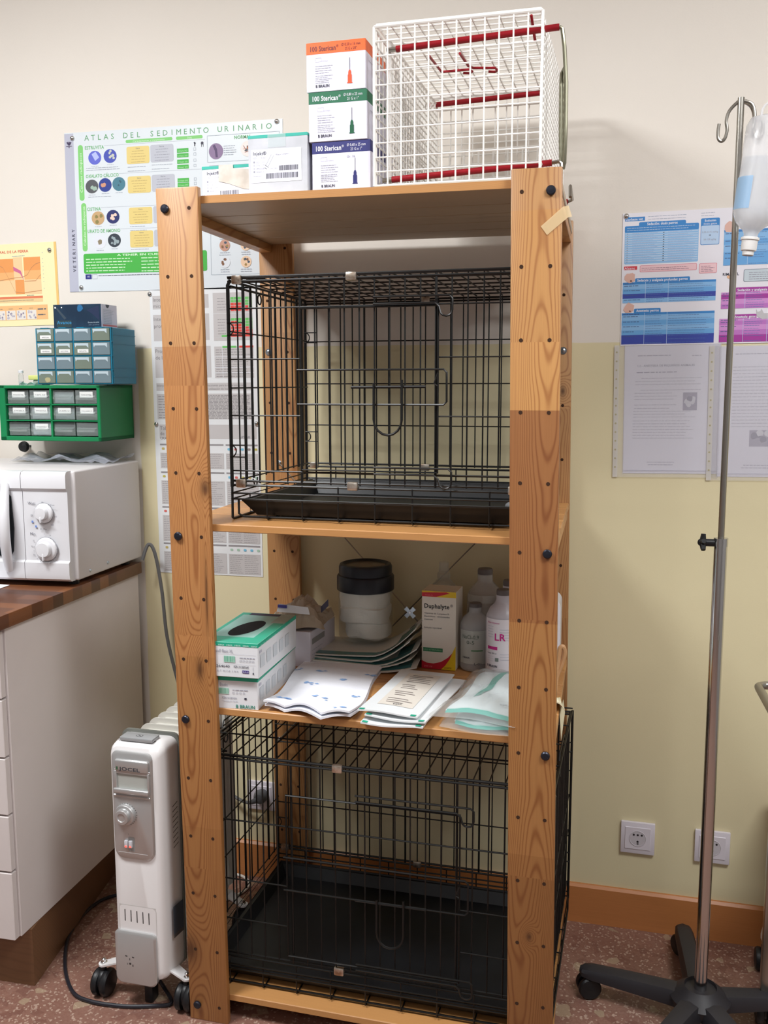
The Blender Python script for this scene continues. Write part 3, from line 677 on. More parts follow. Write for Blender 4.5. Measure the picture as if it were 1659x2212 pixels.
F.poly([(42.3, 5.4), (42.9, 5.2), (43.5, 6.3), (43.7, 8.3), (43.1, 8.3), (42.9, 6.7)], C(86, 66, 104), 2); F.lines(45.3, 5.6, 49, 7.7, 5, TX, .14)
F.disc(51.8, 6.6, 1.9, C(236, 228, 224))
for k in range(12):
    a = random.random()*6.28; r_ = random.uniform(.3, 1.2); u, v = 51.8+r_*math.cos(a), 6.6+r_*math.sin(a); c_, s_ = math.cos(a*3)*.6, math.sin(a*3)*.6; F.poly([(u-c_, v-s_), (u-c_+.25, v-s_+.1), (u+c_+.25, v+s_+.1), (u+c_, v+s_)], C(*random.choice(((150, 90, 80), (90, 90, 96), (190, 120, 80)))), 2)
F.frame(41.3, 10.2, 60.3, 37.2, .09, LG); F.text('OTROS', 50.5, 11.6, 1.1, GT, align='c')
for j, v in enumerate((14, 18, 22, 26, 29.9, 34.1)):
    for u in (45.2, 51.0, 56.8):
        F.disc(u, v, 1.45, C(*random.choice(((232, 200, 170), (222, 226, 232), (205, 190, 160), (196, 150, 130)))), 1)
        for k in range(5): a = random.random()*6.28; F.blob(u+.7*math.cos(a), v+.7*math.sin(a), .42, C(*random.choice(((130, 90, 66), (90, 70, 60), (70, 84, 100), (160, 130, 70)))))
        F.lines(u-1.7, v+1.75, u+1.7, v+2.3, 2, TX, .12, align='c')
for i, ch in enumerate('VETERINARY'): F.text(ch, 2.15, 35.5-i*1.14, 1.25, C(92, 94, 112), rot=PI/2)
F.poly([(.6, 2.4), (1.2, 2.2), (1.35, 2.6), (1.5, 2.2), (2.1, 2.4), (1.6, 3.1), (1.1, 3.1)], C(70, 60, 90)); F.rect(.5, 3.3, 2.2, 3.4, C(90, 80, 110)); F.blob(1.35, 3.6, .2, C(90, 80, 110))
tag(b.build('urine_poster', loc=(-.30, WY, 1.80)), 'large white and green wall poster titled ATLAS DEL SEDIMENTO URINARIO', 'poster')

# yellow oestrus chart
b, F = wsheet((-1.09, 1.722), 44.5, 21.9, math.radians(.6), m=mat('chart_yellow', (246, 236, 186), .45))
o = 27.2
F.rect(o+16.6, 0, o+17.3, 21.9, C(240, 196, 120)); F.text('CICLO ESTRAL DE LA PERRA', o+8.7, 2.4, .95, C(214, 92, 70), align='r', width=14.5)
OR, OL, OM = C(235, 158, 92), C(243, 206, 158), C(240, 180, 118)
F.rect(o-24, 3.9, o+3.8, 13.4, OL); F.rect(o-24, 3.9, o+3.8, 7.5, OR); F.rect(o-24, 7.5, o+3.8, 9.6, OM); F.rect(o+3.8, 3.6, o+6.6, 13.4, OL); F.rect(o+7.0, 3.7, o+12.2, 13.5, OL); F.rect(o+7.0, 3.7, o+12.2, 7.2, OR); F.rect(o+7.0, 7.2, o+12.2, 9.6, OM)
F.rect(o+4.1, 9.6, o+6.9, 13.4, OR, 2); F.poly([(o+3.7, 6.0), (o+4.9, 6.6), (o+6, 7.2), (o+6.9, 9.8), (o+5.7, 7.9), (o+3.8, 7.1)], C(206, 108, 150), 3)
def curve(F, pts, m, t=.08, w=3):
    for (a, b_), (c, d) in zip(pts, pts[1:]): F.poly([(a, b_-t), (c, d-t), (c, d+t), (a, b_+t)], m, w)
BR = C(200, 140, 96)
curve(F, [(o-6, 10.2), (o+0, 9.5), (o+3, 9.1), (o+6.5, 8.9), (o+8, 8.3), (o+9.3, 6.6), (o+10.6, 5.6), (o+12.2, 5.2)], BR); curve(F, [(o-6, 8), (o-3, 6), (o-1, 5.4), (o+.5, 6.2), (o+2.6, 10), (o+4, 12.8), (o+6.5, 13.1), (o+12.2, 12.6)], BR); curve(F, [(o+7, 10), (o+10.5, 10), (o+11.5, 9), (o+12.2, 8.4)], BR)
F.rect(o-24, 14.0, o+12.4, 14.6, C(226, 128, 92)); F.rect(o-24, 14.6, o+12.4, 15.6, C(236, 206, 152)); F.rect(o-24, 16.4, o+13.7, 20.3, C(240, 190, 132))
for k in range(7):
    u0 = o-17.5+k*3.9-(.0); u0 = o+7.2-3.25*k; F.rect(u0, 17.7, u0+2.9, 20.2, C(232, 226, 218), 2)
    for q in range(9): F.blob(u0+random.uniform(.3, 2.6), random.uniform(18.0, 19.9), .35, C(*random.choice(((190, 184, 196), (150, 140, 160), (176, 172, 186)))), 3)
    F.lines(u0+.8, 17.2, u0+2.2, 17.2, 1, TXD, .1)
F.lines(o+10.6, 17.4, o+13.2, 17.4, 1, TXD, .3); F.lines(o+10.6, 18.9, o+13.2, 18.9, 1, TXD, .25)
for v in (2.6, 4.2, 5.2, 6.2, 7.2, 8.2, 9.2, 10.2, 12): F.rect(o+12.9, v, o+13.1, v+.15, TX)
F.lines(o+3.6, 3.2, o+7.5, 3.2, 1, TX, .12, ragged=0); F.lines(o+7.5, 13.75, o+10, 13.75, 1, TXD, .1); F.lines(o-2, 15.0, o+11, 15.0, 1, TXD, .1)
tag(b.build('oestrus_poster', loc=(-.87, WY, 1.61)), 'pale yellow wall chart with orange graph, ESTRAL DE LA PERRA, at the left edge', 'poster')

# tall grey table poster behind the left post
b, F = wsheet((-.373, 1.592), 30.0, 75.2, math.radians(.35), m=mat('table_poster_white', (232, 234, 236), .45))
GB, GD = C(200, 196, 196), C(150, 146, 148)
U0 = .8
def blk(u0, v0, u1, v1, n=0, th=.14): 
    F.rect(u0, v0, u1, v1, GB)
    if n: F.lines(u0+.4, v0+.5, u1-.6, v1-.5, n, GD, th)
TB = C(130, 126, 128)
blk(.8, 1.5, 16.8, 5.0); F.text('Interpretación', 1.0, 3.0, 1.4, TB); F.text('microscópica', 1.0, 4.6, 1.4, TB)
blk(.8, 6.4, 16.8, 13.2); F.text('Interpretación', 1.0, 8.0, 1.4, TB); F.text('proteinuria', 1.0, 9.8, 1.4, TB)
blk(.9, 14.7, 17.0, 22.8); F.text('Propiedades', 1.1, 16.3, 1.4, TB); F.text('de la orina', 1.1, 18.0, 1.4, TB)
blk(1.0, 24.2, 28.5, 26.2); F.text('Interpretación de las tiras reactivas', 1.2, 25.1, .8, TB); F.text('de las instrucciones para la determinación', 12.5, 25.1, .8, TB); F.text('densidad y utilización de los reactivos', 12.5, 26.0, .8, TB)
blk(1.0, 27.0, 8.5, 33.7); F.lines(1.4, 27.6, 8, 33.2, 9, GD, .2); blk(12.6, 27.0, 28.6, 33.7); F.lines(13, 27.4, 28.2, 33.3, 17, GD, .2, ragged=.1)
blk(1.4, 35.1, 29.2, 38.8); F.text('Tabla de determinación', 1.6, 36.5, 1.4, TB); F.text('de la', 1.6, 37.9, 1.3, TB); F.text('URANALYSIS', 1.6, 39.1, 1.0, TB); F.text('urano', 24.6, 38.6, 1.2, TXD)
GR, RD = C(110, 196, 104), C(222, 72, 60)
for (v0, rows, cut) in ((2.5, 5, (0, 0, 4, 5, 6)), (7.8, 6, (0, 2, 3, 5, 6, 6))):
    F.rect(18.0, v0-1.2, 28.9, v0+rows*.72+.4, GB)
    for r_ in range(rows):
        for c_ in range(6):
            F.rect(22.9+c_*1.0, v0+r_*.72, 23.8+c_*1.0, v0+r_*.72+.6, (RD if c_ < cut[r_] else GR), 2)
        F.lines(19.2, v0+r_*.72+.2, 22, v0+r_*.72+.2, 1, GD, .14)
F.rect(20.2, 12.0, 22.5, 12.5, GR); F.rect(22.8, 12.0, 28.9, 12.5, RD); blk(18.0, 12.6, 28.9, 13.4); blk(18, 14.9, 28.9, 23.0); F.rect(20.3, 14.8, 24.2, 15.3, GR, 2); F.rect(25, 14.8, 28.9, 15.3, RD, 2)
F.lines(18.4, 15.7, 28.3, 22.5, 12, GD, .16)
for v in (17.5, 20.2, 21.6): F.rect(18, v, 28.9, v+.12, M_gloss, 3)
F.rect(24.4, 14.9, 24.55, 23, M_gloss, 3); F.rect(20.2, 14.9, 20.3, 23, M_gloss, 3)
yy = 40.2
for ri, (t_, hgt) in enumerate(((40.2, 4.1), (47.6, 6.4), (57.0, 7.0), (66.9, 5.4))):
    for (u0, u1) in ((1.4, 19.8), (20.4, 29.4)):
        F.rect(u0, t_, u1, t_+.4, GD)
        for k in range(5): F.rrect(u0+.5+k*1.9, t_+1.0, u0+1.3+k*1.9, t_+1.6, .2, C(*random.choice(((120, 190, 220), (200, 180, 110), (170, 200, 180), (214, 110, 104), (150, 140, 140), (190, 180, 90)))), 2)
        blk(u0, t_+2.4, u1, t_+2.4+hgt); F.lines(u0+.3, t_+2.7, (u0+u1)/2-.4, t_+2.0+hgt, int(hgt*2), GD, .12, ragged=.25); F.lines((u0+u1)/2, t_+2.7, u1-.4, t_+2.0+hgt, int(hgt*2), GD, .12, ragged=.25)
tag(b.build('urinalysis_poster', loc=(-.22, WY, 1.21)), 'tall grey and white table poster with red and green cells, behind the left wooden post', 'poster')

# sedation dose charts, A3, white plastic
b, F = wsheet((.828, 1.731), 42.0, 29.7, math.radians(.6), .0012, m=mat('chart_white', (240, 238, 246), .35))
B1, B2, B3, B4 = C(62, 138, 208), C(150, 196, 238), C(190, 214, 242), C(60, 76, 170)
WHT = C(236, 240, 250)
F.rrect(.5, .9, 4.9, 1.8, .1, B1); F.text('Dorbene vet', .7, 1.65, .8, WHT, width=3.7); F.lines(5.6, .9, 15.8, 1.5, 2, C(180, 186, 205), .12); F.lines(17, .8, 20.6, 1.4, 2, C(180, 186, 205), .12)
F.rrect(3.6, 2.1, 13.8, 3.3, .3, B1); F.text('Sedación: dosis perros', 8.7, 2.85, .85, WHT, 3, 'c', width=6.6)
F.rrect(.5, 2.85, 16.6, 11.35, .3, B2); F.rrect(.5, 2.85, 16.6, 4.3, .3, B1); 
for k in range(13): F.rect(.65, 4.4+k*.52, 16.45, 4.4+k*.52+.25, B3, 2); F.rect(8.9, 4.5+k*.52, 9.2, 4.65+k*.52, DARK, 3); F.rect(1.0, 4.5+k*.52, 1.2, 4.65+k*.52, GREYT, 3); F.lines(2.2, 4.5+k*.52, 8, 4.5+k*.52, 1, C(150, 175, 220), .08, 3); F.lines(10, 4.5+k*.52, 16, 4.5+k*.52, 1, C(150, 175, 220), .08, 3)
F.lines(1, 3.3, 16, 3.8, 2, B3, .12, 3)
F.rrect(17.0, 2.0, 21.0, 7.8, .3, B1); F.rrect(17.1, 3.6, 20.9, 7.7, .25, B3, 2); F.text('Sedación', 19, 2.75, .65, WHT, 3, 'c'); F.text('dosis gatos', 19, 3.4, .65, WHT, 3, 'c'); F.text('0,05-0,15 ml/kg', 19, 5.2, .5, GREYT, 3, 'c', width=3.4); F.text('=', 19, 6.0, .9, DARK, 3, 'c'); F.text('50-150 µg/kg', 19, 6.8, .5, GREYT, 3, 'c')
PK = C(244, 206, 212); RDp = C(214, 62, 74)
F.rrect(.5, 11.8, 3.4, 12.6, .1, RDp); F.text('Alzane', .6, 12.5, .8, WHT, width=2.3)
for (u0, v0, u1, v1) in ((4.0, 11.7, 16.4, 13.2), (16.9, 11.8, 20.7, 14.0)): F.rrect(u0, v0, u1, v1, .25, C(226, 140, 155)); F.rrect(u0+.1, v0+.1, u1-.1, v1-.1, .2, PK, 2); F.lines(u0+.4, v0+.6, u1-.4, v1-.5, 2 if u0 < 10 else 4, C(150, 110, 130), .11, 3)
def tbl(u0, v0, u1, rows, cols3=True):
    v = v0
    for hgt, c_ in rows:
        F.rect(u0, v, u1, v+hgt, c_, 2); F.lines(u0+.3, v+.25, u0+4, v+.25, 1, C(70, 90, 140), .14, 3, ragged=.4); F.lines(u0+5.3, v+.2, u0+9.5, v+hgt-.3, 2 if hgt > .8 else 1, C(90, 120, 180), .09, 3); F.lines(u0+10.3, v+.2, u1-.5, v+hgt-.3, 3 if hgt > 1.5 else 2 if hgt > .8 else 1, C(90, 120, 180), .09, 3)
        v += hgt
    F.rect(u0+5.0, v0, u0+5.08, v, B3, 4); F.rect(u0+10.0, v0, u0+10.08, v, B3, 4)
L1, L2 = C(140, 190, 236), C(110, 172, 228)
F.rrect(3.0, 14.55, 15.0, 15.8, .25, B1); F.text('Sedación y analgesia profundas: perros', 9.0, 15.3, .8, WHT, 3, 'c', width=11)
tbl(.3, 15.4, 20.6, ((.5, B1), (1.05, L1), (1.05, L2), (1.05, B4), (1.0, L1)))
F.rrect(2.9, 21.35, 8.8, 22.5, .25, B1); F.text('Anestesia: perros', 5.9, 22.1, .8, WHT, 3, 'c', width=5)
tbl(.2, 22.3, 20.5, ((.5, B1), (1.2, L1), (1.1, L2), (1.15, L1), (1.05, L2), (2.1, B4)))
PB = C(228, 186, 172)
for u, v in ((1.9, 14.5), (1.8, 21.3)): F.blob(u, v-.1, 1.4, PB, 4, 11, .3); F.blob(u+.2, v+.6, .25, C(110, 80, 80), 5)
F.blob(23.2, 4.2, 1.5, PB, 4, 11, .3)
P1, P2, P3 = C(170, 62, 160), C(214, 150, 214), C(196, 122, 200)
tb = [(22.0, 4.8, ((.5, B1), (1.6, L1), (1.1, L2), (1.6, L1), (1.0, L2), (1.9, L2)))]
for u0, v0, rows in tb: tbl(u0, v0, 41.5, rows)
F.text('RIMADYL', 22.0, 14.7, .8, DARK, width=3.4); F.blob(23.4, 15.0, .6, C(240, 190, 150)); F.rrect(26.4, 13.5, 41, 16.2, .3, C(120, 130, 145)); F.rrect(26.5, 13.6, 40.9, 16.1, .3, C(204, 216, 224), 2); F.lines(27.5, 14.2, 40, 15.6, 4, GREYT, .12, 3)
F.rrect(24.8, 17.4, 37, 18.6, .25, P1); F.text('Sedación y analgesia profundas: gatos', 25.2, 18.25, .8, WHT, 3, width=11.6)
tbl(21.8, 18.4, 41.6, ((.5, P2), (1.0, P1), (1.1, P2), (1.0, P3)))
F.rrect(24.6, 23.3, 29.4, 24.4, .25, P1); F.text('Anestesia: gatos', 24.8, 24.1, .8, WHT, 3, width=4.4); F.poly([(29.3, 22.2), (29.6, 22.9), (30.2, 22.7), (30.4, 22.2), (30.9, 23.2), (33, 23.2), (33.4, 24.3), (30.6, 24.5), (29.5, 23.8)], C(200, 198, 202), 4)
tbl(21.6, 24.2, 41.4, ((.5, P2), (.9, P3), (1.1, P2), (1.1, P3), (1.6, P1)))
tag(b.build('dosage_chart', loc=(1.04, WY, 1.58)), 'white sheet of blue, red and purple sedation dose tables on the right wall', 'chart')

# two paper pages in punched plastic sleeves
def sleeve(xl, ztop, label, kind, left_strip):
    root = thing('document_sleeve', label, 'document', (xl+.105, WY, ztop-.15), 0, 'typed pages in punched plastic sleeves')
    L = Vector(root.location)
    b, F = wsheet((xl, ztop), 21.0, 29.5, math.radians(.8), .0005, m=mat('page_paper', (222, 220, 232), .6), y=WY-.001)
    T1, T2 = C(188, 186, 200), C(160, 158, 175)
    if kind == 0:
        F.lines(2.9, 2.2, 10.2, 2.2, 1, T2, .16, ragged=0); F.lines(14.9, 2.4, 17, 2.4, 1, T2, .14); F.text('1.1.- ANESTESIA DE PEQUEÑOS ANIMALES', 9.2, 4.8, .62, T2, align='c', width=12.6)
        F.lines(2.7, 6.0, 11.6, 6.0, 1, T2, .2, ragged=0); F.lines(3.8, 7.4, 17.1, 7.4, 1, T1, .14, ragged=0); F.lines(2.4, 8.1, 17, 8.8, 2, T1, .14, ragged=.1); F.lines(3.7, 10.1, 17, 10.1, 1, T1, .14, ragged=0)
        F.lines(2.3, 10.8, 12.6, 12.2, 3, T1, .14); F.lines(2.3, 13.5, 11.8, 14.3, 2, T1, .16); F.lines(2.1, 15.0, 16.2, 16.3, 3, T1, .14); F.lines(2.0, 17.2, 16.4, 21.2, 7, T1, .15, ragged=.2)
        F.rect(13.1, 10.8, 16.2, 14.9, C(160, 156, 176)); 
        for k in range(7): F.blob(14.6+random.uniform(-1, 1), 12.8+random.uniform(-1.4, 1.4), .7, C(*random.choice(((205, 203, 215), (140, 136, 156)))))
        F.lines(4.9, 26.8, 11.9, 27.4, 2, T2, .13, align='c')
    else:
        F.lines(3.2, 1.7, 11, 1.7, 1, T2, .14); F.lines(2.8, 4.6, 18, 18, 19, T1, .15, ragged=.2); F.rect(6.7, 18.9, 16.5, 22.6, C(168, 164, 182))
        for k in range(9): F.blob(11+random.uniform(-4, 4), 20.7+random.uniform(-1.2, 1.2), .9, C(*random.choice(((210, 208, 218), (140, 136, 156)))))
        F.lines(5, 26.8, 12, 27.4, 2, T2, .13, align='c')
    b.v = [tuple(Vector(v)-L) for v in b.v]; b.build('page', root)
    b, F = wsheet((xl-.024, ztop+.002), 23.6, 30.6, math.radians(.8), .0004, m=mat('clear_sleeve', (236, 236, 240), .18, alpha=.16), y=WY-.0035)
    F.rect(0, 0, 1.1, 30.6, mat('sleeve_strip', (226, 222, 216), .4, alpha=.75), 2)
    for k in range(14): F.disc(.55, 1.6+k*2.05+(.4 if k == 5 else 0), .22, C(178, 170, 140), 3)
    F.rect(2.2, 29.0, 23.4, 29.08, C(170, 168, 182), 2); F.rect(2.3, 0, 2.36, 30, C(200, 198, 210), 2)
    b.v = [tuple(Vector(v)-L) for v in b.v]; b.build('plastic_sleeve', root)
sleeve(.842, 1.433, 'typed page with a small square photo in a punched plastic sleeve, left of the two', 0, True)
sleeve(1.052, 1.430, 'typed page with wide photo in a punched plastic sleeve, behind the drip stand pole', 1, True)

# drawing pins
def pin(x, z, label):
    b = MB(); b.lathe([(.0062, 0), (.0062, -.0012), (.0050, -.0034), (.0025, -.0048), (.0005, -.005)], M_chrome, (0, 0, 0), 16, 'y'); b.local = True
    tag(b.build('drawing_pin', loc=(x, WY-.0018, z)), label, 'drawing pin', 'silver drawing pins')
for x, z, l in ((-.581, 1.987, 'silver drawing pin at the top left of the urine sediment poster'), (-.009, 1.990, 'silver drawing pin at the top right of the urine sediment poster'), (-.573, 1.604, 'silver drawing pin at the bottom left of the urine sediment poster'),
                (-.665, 1.705, 'silver drawing pin at the top right of the yellow chart'), (-.372, 1.582, 'silver drawing pin at the top left corner of the grey table poster'), (-.365, 1.242, 'silver drawing pin at the left edge of the grey table poster, half way down'),
                (-.078, 1.246, 'silver drawing pin at the right edge of the grey table poster, behind the upper crate'), (.836, 1.725, 'silver drawing pin at the top left of the blue dose chart')): pin(x, z, l)


# ================================================================== COUNTER: cabinet, worktop
CA = -.0375
def solo(b, name, label, cat, loc, rotz=0, group=None, local=True, auto=35):
    b.local = local
    return tag(b.build(name, loc=loc, rotz=rotz, auto=auto), label, cat, group)
M_cab = mat('cabinet_melamine', (222, 214, 212), .5, vary=(3, (214, 206, 204)))
cab = thing('base_cabinet', 'white base cabinet with drawers and brown plinth under the wooden worktop', 'cabinet', (-.403, -.02, 0), -CA*-1)
cab.rotation_euler.z = .0375
b = MB(); b.box(-1.25, 0, .001, .60, .137, .8375, M_cab, .001, 1); b.build('carcass', cab)
for i, (za, zb_) in enumerate(((.137, .293), (.297, .423), (.427, .553), (.557, .683), (.687, .832))):
    b = MB(); b.box(-.55, -.004, -.018, 0, za, zb_, M_cab, .0015, 1); b.build('drawer_front', cab)
for x0 in (-1.1, ):
    b = MB(); b.box(x0-.1, -.554, -.018, 0, .137, .832, M_cab, .0015, 1); b.build('door', cab)
b = MB(); b.prism([(-1.2, .035), (.006, .030), (-.075, .585), (-1.2, .585)], 0, .1365, wood('brown_plinth', 'x', (124, 88, 60), (98, 68, 46), 3, 2.5, 400, 5, .45, ringamt=.3, vary=.3)); b.build('plinth', cab)

def butcher():
    m = bpy.data.materials.new('worktop_wood'); m.use_nodes = True; bb = m.node_tree.nodes['Principled BSDF']; q = NT(m)
    tc = q.n('ShaderNodeTexCoord'); sp = q.n('ShaderNodeSeparateXYZ'); q.nt.links.new(tc.outputs['Object'], sp.inputs[0])
    row = q.math('FLOOR', q.math('DIVIDE', sp.outputs[1], .042)); off = q.math('MULTIPLY', q.math('FRACT', q.math('MULTIPLY', row, .37)), .5)
    col = q.math('FLOOR', q.math('DIVIDE', q.math('ADD', sp.outputs[0], off), .42))
    cb = q.n('ShaderNodeCombineXYZ'); q.set(cb.inputs[0], row); q.set(cb.inputs[1], col)
    wn = q.n('ShaderNodeTexWhiteNoise', noise_dimensions='3D'); q.nt.links.new(cb.outputs[0], wn.inputs['Vector'])
    cr = q.n('ShaderNodeValToRGB'); q.nt.links.new(wn.outputs['Value'], cr.inputs[0]); e = cr.color_ramp.elements
    e[0].position = 0; e[0].color = rgb((72, 44, 32)); e[1].position = 1; e[1].color = rgb((164, 108, 64)); x = cr.color_ramp.elements.new(.35); x.color = rgb((102, 64, 44)); x = cr.color_ramp.elements.new(.7); x.color = rgb((132, 84, 52))
    cb2 = q.n('ShaderNodeCombineXYZ'); q.set(cb2.inputs[0], q.math('MULTIPLY', sp.outputs[0], 12.)); q.set(cb2.inputs[1], q.math('MULTIPLY', sp.outputs[1], 300.)); q.set(cb2.inputs[2], q.math('MULTIPLY', sp.outputs[2], 300.))
    n = q.n('ShaderNodeTexNoise'); n.inputs['Scale'].default_value = 1; q.nt.links.new(cb2.outputs[0], n.inputs['Vector'])
    c = q.mix(q.math('MULTIPLY', n.outputs['Fac'], .5), cr.outputs[0], rgb((92, 52, 30))); q.nt.links.new(c, bb.inputs['Base Color']); bb.inputs['Roughness'].default_value = .32
    return m
b = MB(); b.box(-1.25, .012, -.035, .60, 0, .031, butcher(), .002, 2)
solo(b, 'worktop', 'dark butcher block wooden worktop carrying the microwave', 'worktop', (-.403, -.02, .839), .0375)

b = MB(); b.grid(6, 6, lambda u, v: (-.13+.17*u, .14*v-.02*u, .0012+.0006*math.sin(5*u+3*v)), M_paper, .0006)
F = Face(b, Matrix.Translation((-.13, .13, .002))); F.lines(2, 2, 14, 11, 6, TX, .3)
solo(b, 'paper_sheet', 'white printed sheet lying on the worktop in front of the microwave', 'paper', (-.60, .10, .870), .04)

# ================================================================== MICROWAVE
mw = thing('microwave', 'white microwave oven with two round dials on the wooden worktop', 'microwave', (-.408, .235, .870), .0375)
Wd, Hh, Dp = .45, .262, .345
def mzb(b, n, par=mw): return b.build(n, par)
M_mw = mat('microwave_white', (226, 226, 230), .25, coat=.3); M_mws = mat('microwave_steel_white', (216, 212, 212), .42)
b = MB(); b.box(-Wd+.004, .010, .022, Dp, .014, .014+Hh, M_mws, .005, 3)
for x in (-.02, -Wd+.04):
    for y in (.05, Dp-.04): b.cyl((x, y, 0), (x, y, .016), .012, M_blackp, 12)
for y, z in ((.075, .026), (.16, .030)): b.lathe([(.0045, 0), (.004, .0025), (.001, .003)], M_zinc, (.0098, y, z+.002), 12, 'x')
mzb(b, 'casing')
def bow(u): return -.010*math.sin(PI*max(0, min(1, u)))
b = MB()
# control panel, gently bowed front
def frontpiece(b, xa, xb, mat_, nx=8, recess=None):
    def prof(x, k):
        z = 0
        return z
    rows = [(0, .010), (.006, .002), (.016, 0), (.045, 0), (.050, .006), (.215, .006), (.222, 0), (.252, 0), (.260, .004), (.262, .012)]
    vs = []; n = nx+1
    for (z, dy) in rows:
        for i in range(n):
            x = xa+(xb-xa)*i/nx; u = (x+Wd)/Wd; vs.append((x, dy+bow(u)-.002, .014+z))
    fs = [(j*n+i, j*n+i+1, (j+1)*n+i+1, (j+1)*n+i) for j in range(len(rows)-1) for i in range(nx)]
    k = len(vs); vs += [(x, .024, z) for x, y, z in vs]
    fs += [tuple(k+q for q in reversed(f)) for f in fs]
    m = len(rows); ring = list(range(n))+[j*n+nx for j in range(1, m)]+[(m-1)*n+i for i in range(nx-1, -1, -1)]+[j*n for j in range(m-2, 0, -1)]
    for a, c in zip(ring, ring[1:]+ring[:1]): fs.append((c, a, k+a, k+c))
    b.add(vs, fs, mat_, True)
frontpiece(b, -.112, .0, M_mw); 
F = Face(b, Mface((-.112, -.0025, .276), (1, -.05, 0), (0, 0, 1)))
TG = C(110, 110, 122); BL = C(120, 150, 215)
F.text('Watt', 1.2, 7.9, 1.0, TG, 3); F.text('Min', 1.5, 15.2, 1.0, TG, 3)
for (t, u, v) in (('90', 5.2, 7.5), ('Defrost', 7.6, 8.0), ('360', 8.6, 10.7), ('600', 7.6, 12.7), ('Max', 5.6, 13.8)): F.text(t, u, v, .55, TG, 3, 'c')
for (u, v) in ((2.0, 12.0), (2.9, 13.1)): F.rect(u, v-.3, u+.5, v+.2, BL, 3)
F.frame(1.9, 10.2, 2.4, 10.6, .06, TG, 3); F.frame(4.2, 13.4, 4.7, 13.8, .06, TG, 3)
for k in range(16):
    a = math.radians(-60+k*18); u, v = 5.4+3.15*math.cos(a), 18.6+3.3*math.sin(a); F.disc(u, v, .09, TG, 3, n=6)
for (t, u, v) in (('10', 6.9, 15.2), ('5', 5.3, 14.9), ('30', 1.8, 18), ('25', 2.3, 16.6), ('35', 2.2, 20)): F.text(t, u, v, .45, TG, 3, 'c')
mzb(b, 'control_panel')
for (x, z, r) in ((-.058, .178, .0235), (-.056, .092, .028)):
    b = MB(); y0 = -.0035
    b.lathe([(r+.0012, 0), (r+.0012, -.0006)], mat('dial_ring', (150, 150, 156), .4), (x, y0, z), 30, 'y')
    b.lathe([(r, -.0004), (r, -.0025), (r-.001, -.0045), (r-.003, -.0060), (r-.006, -.0068), (.004, -.007)], M_mw, (x, y0, z), 30, 'y')
    b.lathe([(r*.66, -.006), (r*.64, -.015), (r*.58, -.018), (.002, -.0185)], M_mw, (x, y0, z), 26, 'y', sq=.15)
    b.box(x-.0022, x+.0022, y0-.019, y0-.012, z-r*.9, z-r*.3, M_mw, .001, 2)
    mzb(b, 'dial')
b = MB(); frontpiece(b, -Wd, -.1135, M_mw, 14)
b.prism([(-Wd+.055, .075), (-.150, .072), (-.142, .085), (-.138, .14), (-.142, .215), (-.152, .225), (-Wd+.055, .225)][::-1], -.0085, -.004, mat('oven_window', (16, 24, 30), .12), ax='y')
F = Face(b, Mface((-.22, -.0108, .06), (1, -.01, 0), (0, 0, 1))); F.text('SILVERCREST', .1, 2.0, 1.0, TG, 2) if False else None
F.disc(1.2, .9, .5, TG, 2); F.disc(1.2, .9, .4, M_mw, 3); F.text('M', 1.6, 2.3, .9, TG, 3, 'c')
door = mzb(b, 'door')
b = MB(); pts = [(-.152+.012*math.sin(t*PI), -.012-.030*math.sin(t*PI), .245-.205*t) for t in [i/14 for i in range(15)]]
b.tube(pts, [.007+.006*math.sin(PI*(.15+.7*i/14)) for i in range(15)], M_mw, 14); mzb(b, 'door_handle', door)

# items above the microwave
b = MB(); mp = mat('clear_plastic_bag', (205, 210, 226), .2, trans=.55, alpha=.55)
b.grid(18, 12, lambda u, v: (-.13+.27*u, -.07+.16*v, .002+.018*abs(math.sin(9*u+2*v)*math.cos(7*v+5*u))+.006*random.random()), mp)
F = Face(b, Matrix.Translation((-.06, .04, .022))); F.lines(0, 0, 10, 4, 4, C(140, 90, 160), .4)
solo(b, 'plastic_bag', 'crumpled clear plastic bag lying on top of the microwave', 'bag', (-.55, .47, 1.1465), .04)
b = MB(); b.lathe([(.003, 0), (.003, -.02), (.013, -.022), (.0155, -.028), (.013, -.036), (.004, -.039)], M_blackp, (0, 0, 0), 20, 'y')
solo(b, 'rubber_stopper', 'round black rubber stopper on the wall below the green drawer cabinet', 'stopper', (-.756, WY, 1.178))

# ================================================================== SMALL DRAWER CABINETS
gc = thing('green_drawer_cabinet', 'green plastic cabinet with twelve clear small drawers, fixed to the wall above the microwave', 'drawer cabinet', (-.423, .42, 1.205), .035)
M_gr = mat('green_plastic', (20, 126, 76), .4); M_clear = mat('clear_drawer_plastic', (214, 222, 222), .12, trans=.7, alpha=.5, spec=.8); M_dk = mat('drawer_dark_inside', (52, 66, 58), .6)
Wg, Hg, Dg = .285, .1405, .172
b = MB(); th = .010
b.box(-Wg, -Wg+.018, 0, Dg, 0, Hg, M_gr, .0015, 1); b.box(-.009, 0, 0, Dg, 0, Hg, M_gr, .0015, 1); b.box(-Wg, 0, 0, Dg, 0, .011, M_gr, .0015, 1); b.box(-Wg, 0, 0, Dg, Hg-.008, Hg, M_gr, .0015, 1); b.box(-Wg, 0, Dg-.004, Dg, 0, Hg, M_gr)
ix0, ix1, iz0, iz1 = -Wg+.018, -.009, .011, Hg-.008; cw = (ix1-ix0)/4; ch = (iz1-iz0)/3
for k in (1, 2): b.box(ix0, ix1, .002, Dg-.004, iz0+k*ch-.0015, iz0+k*ch+.0015, M_gr)
b.box(ix0+2*cw-.0025, ix0+2*cw+.0025, .002, Dg-.004, iz0, iz1, M_gr); 
